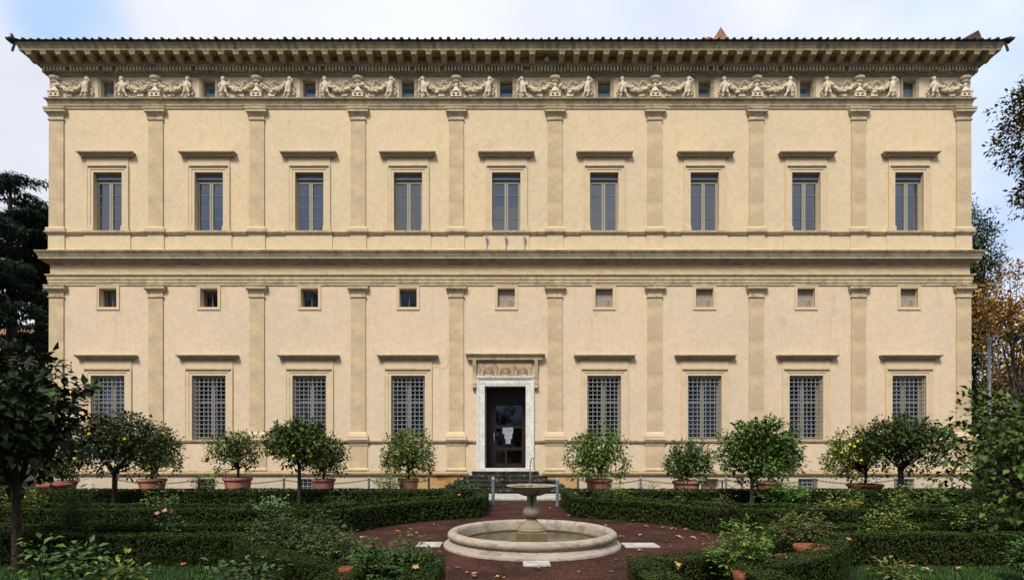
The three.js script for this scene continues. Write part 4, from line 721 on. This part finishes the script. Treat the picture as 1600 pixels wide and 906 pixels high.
// ------------------------------------------------------------------ fountain
{
  const d = 9.45, f = thing('fountain', 'round stone fountain with low basin and a bowl on a baluster', 'fountain', [gx(831, d), 0, gz(d)]);
  const st = g => { const p = g.attributes.position, uv = g.attributes.uv; for (let i = 0; i < uv.count; i++) uv.setXY(i, uv.getX(i) * 9, uv.getY(i) * 1.2); return g; };
  part('basin', st(lathe([[1.5, 0], [1.5, .035], [1.475, .055], [1.43, .07], [1.40, .095], [1.385, .12], [1.395, .135], [1.42, .15], [1.435, .185], [1.425, .22], [1.39, .25], [1.345, .262], [1.30, .252], [1.27, .225], [1.255, .18], [1.24, .1], [1.235, 0]], 96)), M.basin, f);
  const wl = lathe([[1.244, .045], [1.238, .05], [1.2, .052], [1.2, .085], [1.243, .088]], 96); part('waterline', st(wl), M.mossy, f);
  const w = new THREE.CircleGeometry(1.24, 64); w.rotateX(-Math.PI / 2); w.translate(0, .06, 0); part('water', metres(w), M.water, f);
  part('plinth_block', mould(0, .25, .25, -.25, [[0, 0], [0, .22], [-.012, .235]]), M.mossy, f);
  part('foot', st(lathe([[0, .232], [.235, .232], [.245, .25], [.235, .272], [.215, .278], [.225, .295], [.205, .315], [.17, .335], [.125, .37], [.1, .405], [.088, .42], [0, .42]], 40)), M.column, f);
  part('baluster', st(lathe([[.075, .415], [.085, .425], [.085, .44], [.075, .448], [.115, .47], [.145, .505], [.158, .55], [.15, .59], [.125, .635], [.1, .68], [.087, .73], [.083, .8], [.09, .83], [.11, .845], [0, .85]], 36)), M.column, f);
  const bo = lathe([[0, .84], [.1, .842], [.2, .865], [.29, .91], [.335, .945], [.345, .965], [.385, .985], [.43, .992], [.437, 1.0], [.43, 1.01], [.40, 1.005], [.33, .985], [.2, .965], [0, .96]], 48); part('bowl', st(bo), M.column, f);
  const bw = new THREE.CircleGeometry(.385, 40); bw.rotateX(-Math.PI / 2); bw.translate(0, .995, 0); part('bowl_water', metres(bw), M.water, f);
  const drips = []; for (const a of [-1.75, -1.2, .3, 1.4, 1.75, 2.6]) drips.push(limb([[Math.sin(a) * .345, .95, Math.cos(a) * .345], [Math.sin(a) * .24, .884, Math.cos(a) * .24], [Math.sin(a) * .1, .84, Math.cos(a) * .11]], .012, .02, 5)); drips.push(limb([[0, .84, .1], [0, .7, .085], [0, .55, .136], [.01, .45, .088]], .022, .015, 6)); part('algae_streaks', mergeGeometries(drips), std([.06, .055, .03], { roughness: .6 }), f);
  const jet = [limb([[-.03, .99, 0], [-.032, 1.2, 0], [-.02, 1.4, 0], [.005, 1.475, .0]], .009, .011, 8), limb([[.005, 1.475, 0], [.03, 1.47, .01], [.04, 1.38, .015], [.035, 1.29, .02]], .012, .008, 8)]; const rj = rngOf(6);
  for (let k = 0; k < 16; k++) { const s = new THREE.SphereGeometry(.006 + rj() * .006, 6, 5); s.translate(.02 + (rj() - .5) * .05, 1.22 + rj() * .26, (rj() - .5) * .04); jet.push(s); }
  for (let k = 0; k < 10; k++) { const s = new THREE.SphereGeometry(.012 + rj() * .01, 6, 5); s.scale(1, .5, 1); s.translate(-.03 + (rj() - .5) * .09, 1.0, (rj() - .5) * .09); jet.push(s); }
  part('water_jet', mergeGeometries(jet), M.jet, f);
  const ox = gx(831, d), pad = (x0, x1, z0, z1, label) => solo('stone_pad', mould((x0 + x1) / 2, (x1 - x0) / 2, z1, z0, [[0, -.03], [0, .02], [-.006, .026]]), M.paving, label, 'stone slab', [0, 0, 0], 'pale stone slabs set round the fountain');
  pad(ox - .19, ox + .19, gz(d) + 1.53, gz(d) + 1.83, 'small pale stone slab in front of the fountain basin');
  pad(ox - 1.94, ox - 1.53, gz(d) - .1, gz(d) + .3, 'pale stone slab left of the fountain basin');
  pad(ox + 1.53, ox + 2.1, gz(d) - .02, gz(d) + .36, 'chipped pale stone slab right of the fountain basin');
}

// ------------------------------------------------------------------ bollards, chains, fence
function post(px, topY, d, rad, label, group) {
  const h = gh(topY, d), t = thing('bollard', label, 'bollard', [gx(px, d), 0, gz(d)], group);
  part('shaft', lathe([[0, -.05], [rad * 1.25, -.05], [rad * 1.25, .03], [rad, .04], [rad, h - .1], [rad * 1.15, h - .095], [rad * 1.15, h - .075], [rad * .95, h - .07], [rad * .95, h - .05], [0, h - .05]], 16), M.iron, t);
  const k = new THREE.SphereGeometry(rad * .95, 14, 10); k.translate(0, h - .045, 0); part('cap', k, M.grille, t);
  return [gx(px, d), h - .12, gz(d)];
}
function chain(a, b, sag, label) {
  const g = [], c = new THREE.QuadraticBezierCurve3(V(...a), V((a[0] + b[0]) / 2, (a[1] + b[1]) / 2 - sag * 2, (a[2] + b[2]) / 2), V(...b)), n = Math.round(c.getLength() / .062), link = new THREE.TorusGeometry(.028, .0085, 5, 8); link.scale(1.35, .8, 1);
  for (let k = 0; k < n; k++) { const p = c.getPointAt((k + .5) / n), t = c.getTangentAt((k + .5) / n), l = link.clone(); if (k % 2) l.rotateX(Math.PI / 2); l.applyQuaternion(new THREE.Quaternion().setFromUnitVectors(V(1, 0, 0), t)); l.translate(p.x, p.y, p.z); g.push(l); }
  solo('chain', mergeGeometries(g), M.blackIron, label, 'chain', [0, 0, 0], 'chains between the bollards');
}
{
  const a = post(770.5, 745, 16.3, .05, 'grey iron bollard at left of the path before the steps', 'bollards before the steps'), b = post(871, 746.5, 15.9, .05, 'grey iron bollard at right of the path before the steps', 'bollards before the steps');
  chain(a, b, .22, 'chain hanging across the path before the steps');
  const names = ['first', 'second', 'third', 'fourth', 'fifth'];
  const L = [181, 310, 443, 576, 670].map((px, i) => post(px, 744, 18.5, .035, `thin bollard by the villa left of the steps, ${names[i]} from the left corner`, 'thin bollards along the villa'));
  const R = [903, 1001, 1135, 1273, 1400].map((px, i) => post(px, 744, 18.5, .035, `thin bollard by the villa right of the steps, ${names[i]} from the steps`, 'thin bollards along the villa'));
  for (const [S, w] of [[L, 'left'], [R, 'right']]) for (let i = 0; i < 4; i++) chain(S[i], S[i + 1], .13, `sagging chain along the villa ${w} of the steps, ${names[i]} from the ${w === 'left' ? 'corner' : 'steps'}`);
  const d = 19.6, f = thing('iron_fence', 'low iron fence with crossed bars in front of a basement window', 'fence', [0, 0, gz(d)]), y1 = gh(750.5, d), xs = [1097, 1129, 1160, 1190].map(p => gx(p, d));
  xs.forEach(x => part('post', box(x - .02, x + .02, 0, y1, -.02, .02), M.blackIron, f));
  for (let i = 0; i < 3; i++) { part('cross_brace', limb([[xs[i], .08, .0], [(xs[i] + xs[i + 1]) / 2, (y1 + .03) / 2, .0], [xs[i + 1], y1 - .05, .0]], .011, .011, 5), M.blackIron, f); part('cross_brace', limb([[xs[i], y1 - .05, .02], [(xs[i] + xs[i + 1]) / 2, (y1 + .03) / 2, .02], [xs[i + 1], .08, .02]], .011, .011, 5), M.blackIron, f); part('rail', box(xs[i] + .02, xs[i + 1] - .02, y1 - .03, y1 - .01, -.01, .01), M.blackIron, f); }
}

// ------------------------------------------------------------------ fallen leaves
{
  const lobes = []; for (let k = 0; k < 11; k++) { const a = -2.5 + k * .5, L = (k % 2 ? .55 : 1) * (1 - Math.abs(k - 5) * .05); lobes.push([Math.sin(a) * L * .06, Math.cos(a) * L * .06]); }
  const mk = seed => { const r = rngOf(seed), pos = [], z = (x, y) => .012 + (fbm3(x * 18 + seed, y * 18, 2, 2) - .3) * .05, c = [0, z(0, 0), 0]; for (let k = 0; k < 11; k++) { const a = lobes[k], b = lobes[(k + 1) % 11]; pos.push(...c, a[0], Math.max(.004, z(...a) + .01), a[1], b[0], Math.max(.004, z(...b) + .01), b[1]); } pos.push(0, .012, -.01, .004, .012, -.085, -.004, .018, -.085); return soup(pos); };
  const gs = [1, 2, 3, 4].map(mk), r = rngOf(55);
  const onPath = [[545, 820], [604, 812], [650, 834], [641, 829], [625, 818], [670, 845], [697, 812], [722, 806], [640, 840], [620, 832], [650, 815], [575, 826], [805, 791], [788, 790], [815, 803], [860, 795], [852, 790], [905, 820], [948, 823], [985, 821], [990, 816], [972, 841], [1042, 848], [1060, 841], [1084, 843], [1052, 828], [1010, 824], [1048, 855], [963, 876], [955, 895], [905, 896], [856, 887], [740, 900], [742, 903], [730, 897], [838, 891], [1000, 862], [1036, 826], [1072, 830], [1100, 838], [680, 822], [888, 808], [1000, 838], [715, 890], [780, 905]];
  for (const [px, py] of onPath) { const d = 1384 / (py - HY), i = Math.floor(r() * 4), o = solo('fallen_leaf', gs[i], M.fallen[Math.floor(r() * 4)], 'dry brown plane leaf lying on the gravel path', 'leaf', [gx(px, d), .005, gz(d)], 'dry leaves on the gravel'); o.rotation.y = r() * 6.3; const s = .55 + r() * .75; o.scale.set(s, s, s); }
  const on = [[566, 842, 6.6, 'pair of dry leaves'], [1325, 853, 7.0, 'red dry leaf lying on top of the right front hedge'], [650, 896, 5.35, 'dry orange leaf caught on the near left hedge'], [1058, 893, 5.45, 'dry orange leaf caught on the near right hedge'], [899, 779, 14.4, 'dry leaf resting on the rear right hedge corner'], [717, 791, 14.0, 'dry leaf caught in the rear left hedge']];
  on.forEach(([px, py, d, label], k) => { const o = solo('hedge_leaf', gs[k % 4], M.fallen[k === 1 ? 1 : 0], k ? label : 'dry leaf lying on the left rose bush', 'leaf', [gx(px, d), Math.max(.46, gh(py, d)), gz(d)], 'dry leaves caught on the hedges'); o.rotation.set(.3, r() * 6, .2); o.scale.setScalar(.85); });
  [[118, 897, 7.1], [1425, 893, 7.2], [1447, 897, 7.0], [1497, 896, 7.1], [286, 890, 7.2]].forEach(([px, py, d], k) => { const dd = 1384 / (py - HY), o = solo('lawn_leaf', gs[k % 4], M.fallen[k % 3], k === 0 || k === 4 ? 'dry leaf lying on the front left lawn' : 'dry leaf lying on the front right lawn', 'leaf', [gx(px, dd), .05, gz(dd)], 'dry leaves on the lawn'); o.scale.setScalar(.9); o.rotation.set(.15, k * 2, .1); });
}
// grass on the front lawns
for (const side of [-1, 1]) {
  const blade = new THREE.BufferGeometry(); blade.setAttribute('position', new THREE.Float32BufferAttribute([-.08, 0, 0, .08, 0, 0, .05, .6, .12, -.05, .6, .12, 0, 1, .4], 3)); blade.setIndex([0, 1, 2, 0, 2, 3, 3, 2, 4]); blade.computeVertexNormals();
  const r = rngOf(side + 70), mats = [], cols = [], m = new THREE.Matrix4(), e = new THREE.Euler(), q = new THREE.Quaternion();
  while (mats.length < 15000) { const x = AX + side * lerp(2.3, 8.5, r()), d = lerp(4.7, 7.5, r()); if (Math.hypot(x - AX, d - DC) < 4.75) continue; e.set((r() - .5) * .7, r() * 6.3, (r() - .5) * .7); const s = .025 + r() * .045; m.compose(V(x, .012, gz(d)), q.setFromEuler(e), V(s, s, s)); mats.push(m.clone()); const k = .6 + r() * .7; cols.push(rgb(.055 * k, .12 * k, .02 * k)); }
  const g = new THREE.Group(); const im = inst('grass', blade, M.hedgeLeaf, mats, cols, scene); im.name = numbered('grass'); im.userData = { kind: 'stuff', label: `short green grass of the front ${side < 0 ? 'left' : 'right'} lawn`, category: 'grass' };
}

// ------------------------------------------------------------------ trees behind and beside the villa
function bigTree(name, label, x, z, h, trunkR, crowns, o) {
  const t = thing(name, label, 'tree', [x, 0, z], o.group), r = rngOf(o.seed), L = new Leaves(), g = [], top = o.fork ?? h * .4;
  g.push(limb([[0, -.2, 0], [(r() - .5) * .3, top * .5, (r() - .5) * .3], [0, top, 0]], trunkR, trunkR * .7, 10));
  for (const [c, rad, sprays] of crowns) { const tips = crown(r, L, c, rad, { per: 9, spread: .5, len: .3, color: [.04, .06, .015], seed: o.seed, flat: .1, fill: .5, ...o, sprays: sprays * 2.4 }); g.push(limb([[0, top - .3, 0], [c[0] * .5, lerp(top, c[1], .6), c[2] * .5], [c[0], c[1] + rad[1] * .4, c[2]]], trunkR * .5, .05, 7), ...limbs(r, [[0, top, 0], [c[0] * .6, lerp(top, c[1], .7), c[2] * .6], c], tips, o.twigs ?? 22, .09, .015)); }
  part('trunk', mergeGeometries(g), o.bark ?? M.bark, t); part('crown', L.geo(), M.matLeaf, t); return t;
}
const at = (px, d) => [gx(px, d), gz(d)];
{
  let [x, z] = at(1504, 46);
  bigTree('evergreen_oak', 'dark green tree rising behind the right end of the villa', x, z, 23, .4, [[[0, 16.5, 0], [2.9, 5.6, 2.6], 330], [[.5, 11.5, 0], [2.3, 4, 2], 220]], { seed: 201, color: [.045, .068, .018], group: 'trees behind the villa', fork: 9, per: 18, len: .22 });
  [x, z] = at(1590, 40);
  bigTree('plane_tree', 'sparse orange autumn tree behind the right corner of the villa', x, z, 16, .28, [[[-.6, 11.3, 0], [3.3, 3.6, 2.6], 190], [[1.5, 9, .5], [3, 3, 2.5], 150]], { seed: 202, color: [.34, .19, .05], alt: [.22, .19, .055], altShare: .35, group: 'trees behind the villa', fork: 4.5, len: .26, per: 7, twigs: 40, bark: M.paleBark });
  [x, z] = at(1545, 50);
  bigTree('plane_tree', 'low dense rust brown tree far behind the lamp post', x, z, 10, .25, [[[.5, 6.6, 0], [3.2, 3.4, 2.6], 260], [[3.6, 6.2, 0], [2.8, 3.2, 2], 220]], { seed: 203, color: [.22, .14, .035], alt: [.09, .12, .03], altShare: .35, group: 'trees behind the villa', fork: 3 });
  [x, z] = at(1680, 26);
  bigTree('plane_tree', 'brown green tree leaning in at the upper right edge', x, z, 21, .35, [[[-.6, 17.2, 0], [2.75, 2.9, 2.4], 330], [[-1.1, 14.1, 0], [1.5, 1.7, 1.5], 90], [[1.6, 14.5, -.4], [3, 3.4, 2.4], 180]], { seed: 204, color: [.085, .09, .025], alt: [.2, .12, .035], altShare: .2, group: 'trees beside the villa', fork: 11, len: .2, spread: .4, per: 10 });
  [x, z] = at(1522.5, 34);
  { const t = thing('cypress', 'narrow dark cypress close to the right corner of the villa', 'tree', [x, 0, z], 'trees behind the villa'), L = new Leaves(), r = rngOf(205); for (let k = 0; k < 1500; k++) { const y = .3 + r() * 6.2, q = .34 * (1 - Math.pow(y / 6.7, 3)) * Math.sqrt(r()) + .02, a = r() * 6.3, s = .16; L.add(V(Math.cos(a) * q, y, Math.sin(a) * q), V(Math.cos(a) * .3, 1, Math.sin(a) * .3), V(Math.cos(a), .2, Math.sin(a)), s, s * .35, tone(r, [.018, .03, .012], .3)); } part('trunk', limb([[0, -.1, 0], [0, 2, 0], [0, 6, 0]], .1, .02, 7), M.bark, t); part('crown', L.geo(), M.matLeaf, t); }
  // big shrubs closing the view on either side
  const mass = [[-23.5, -4, 5.6, 3.6, [.018, .026, .01], 'dark laurel at the left side of the villa'], [-27, 1, 5, 3.2, [.016, .024, .009], 'dark laurel under the cedar at the left edge'], [22.6, -3, 3.6, 2.6, [.035, .055, .015], 'green laurel at the right side of the villa'], [26.5, 0, 4.4, 3, [.05, .065, .018], 'olive green laurel at the right edge behind the beds']];
  mass.forEach(([sx, sz, h, w, c, label], k) => { const t = thing('laurel', label, 'shrub', [sx, 0, sz], 'laurels beside the villa'), r = rngOf(210 + k), L = new Leaves(); const tips = crown(r, L, [0, h * .52, 0], [w, h * .5, w], { sprays: 420, per: 9, spread: .4, len: .24, color: c, seed: k, flat: 0, fill: .6 }); part('trunk', mergeGeometries([limb([[0, -.1, 0], [.1, h * .3, 0], [0, h * .6, 0]], .12, .05, 7), ...limbs(r, [[0, .4, 0]], tips, 20, .05, .01)]), M.bark, t); part('crown', L.geo(), M.matLeaf, t); });
}
// cedars at the left: level shelves of drooping needles
function cedar(label, px, d, topY, spread, seed) {
  const [x, z] = at(px, d), h = gh(topY, d), t = thing('cedar', label, 'tree', [x, 0, z], 'cedars at the left of the villa'), r = rngOf(seed), L = new Leaves(), g = [limb([[0, -.2, 0], [.2, h * .4, 0], [0, h * .8, 0], [.1, h * .97, 0]], .55, .05, 10)];
  for (let k = 0; k < 90; k++) {
    const y = lerp(h * .27, h * .99, Math.pow(r(), .75)), u = y / h, len = spread * (1.1 - Math.pow(u, 6) * .62) * (.6 + r() * .5), a = r() * 6.3, dx = Math.cos(a), dz = Math.sin(a), rise = len * .1;
    const end = [dx * len, y - len * .08, dz * len]; g.push(limb([[0, y - rise, 0], [dx * len * .5, y + rise * .3, dz * len * .5], end], .11 * (1.2 - u), .02, 5));
    const n = Math.round(38 * len);
    for (let j = 0; j < n; j++) { const q = lerp(.2, 1.04, r()), side = (r() - .5) * len * .5 * (1.15 - q * .6), bx = dx * len * q - dz * side, bz = dz * len * q + dx * side, by = y - len * .08 * q * q - Math.abs(side) * .16 + (r() - .5) * .25; for (let m = 0; m < 3; m++) { const e = rdir(r), s = .38 * (.6 + r() * .7); L.add(V(bx + e.x * .2, by + e.y * .1, bz + e.z * .2), V(dx * .6 + e.x, -.5 + e.y * .4, dz * .6 + e.z), V(0, 1, 0).add(rdir(r).multiplyScalar(.5)), s, s * .3, tone(r, [.017, .028, .015], .35)); } }
  }
  part('trunk', mergeGeometries(g), M.bark, t); part('crown', L.geo(), M.matLeaf, t);
}
cedar('tall dark cedar with level drooping boughs at the left edge', 14, 42, 268, 5.2, 301);
cedar('second dark cedar close to the left corner of the villa', 58, 50, 330, 3.6, 302);
{ // lamp post, and a pale house glimpsed through the cedars
  const d = 31, [x, z] = at(1547, d), h = gh(527, d), t = thing('lamp_post', 'slender grey lamp post in front of the autumn trees, right', 'lamp post', [x, 0, z]);
  part('pole', lathe([[0, 0], [.12, 0], [.12, .6], [.085, .65], [.07, h - .4], [0, h - .4]], 14), std([.30, .31, .33], { roughness: .5 }), t);
  const hd = lathe([[0, h - .42], [.09, h - .4], [.1, h - .1], [.14, h - .06], [.05, h], [0, h]], 14); part('lamp_head', hd, M.grille, t);
  const hx = gx(30, 75), hz = gz(75), hs = thing('house', 'pale ochre house glimpsed behind the cedars at the left', 'house', [hx, 0, hz]);
  part('wall', panel(-9, 9, 0, 17, [-6, -3, 0, 3, 6].flatMap(a => [[a - .6, a + .6, 9, 11], [a - .6, a + .6, 13, 15], [a - .6, a + .6, 5, 7]]), -.4, 0), M.house, hs);
  part('body', box(-9, 9, 0, 17, -9, -.9), M.house, hs);
  part('roof', mould(0, 9, 0, -9, [[.5, 17.01], [.55, 17.2], [-3.6, 19.2]]), M.houseRoof, hs);
  for (const a of [-6, -3, 0, 3, 6]) for (const y of [5, 9, 13]) part('window', box(a - .6, a + .6, y, y + 2, -.3, -.25), M.screen, hs);
}
[[-13, 31.5], [-6.5, 33], [.5, 32.5], [7, 33], [13.5, 31.5]].forEach(([x, z], k) => { const t = thing('laurel', `added laurel darkening the low panes and near beds, ${['first', 'second', 'third', 'fourth', 'fifth'][k]} behind the viewer`, 'shrub', [x, 0, z], 'added laurels across the garden'), r = rngOf(230 + k), L = new Leaves(); const tips = crown(r, L, [0, 3.4, 0], [3.7, 3.2, 2], { sprays: 380, per: 10, spread: .45, len: .26, color: [.045, .062, .016], seed: k + 9, flat: 0, fill: .6 }); part('trunk', mergeGeometries([limb([[0, -.1, 0], [.1, 1.5, 0], [0, 3.5, 0]], .12, .05, 7), ...limbs(r, [[0, .5, 0]], tips, 16, .05, .01)]), M.bark, t); part('crown', L.geo(), M.matLeaf, t); });  // unseen shrubs added to darken the low reflections and shade the near garden
// tall trees behind the camera, which the low panes mirror and which shade the near beds
[[-15, 36, 21, 401], [-4.5, 40, 23, 402], [6.5, 37, 22, 403], [16, 39, 21, 404], [-26, 33, 20, 405], [26, 34, 21, 406]].forEach(([x, z, h, seed], k) => bigTree('garden_tree', `tall garden tree facing the villa across the parterre, ${['first', 'second', 'third', 'fourth', 'fifth', 'sixth'][k]} one behind the viewer`, x, z, h, .3, [[[0, h * .58, 0], [6.2, h * .42, 3.8], 420]], { seed, color: [.05, .07, .018], alt: [.14, .09, .03], altShare: .2, len: .42, spread: .7, per: 8, group: 'trees across the garden', fork: h * .3 }));

renderer.render(scene, camera);
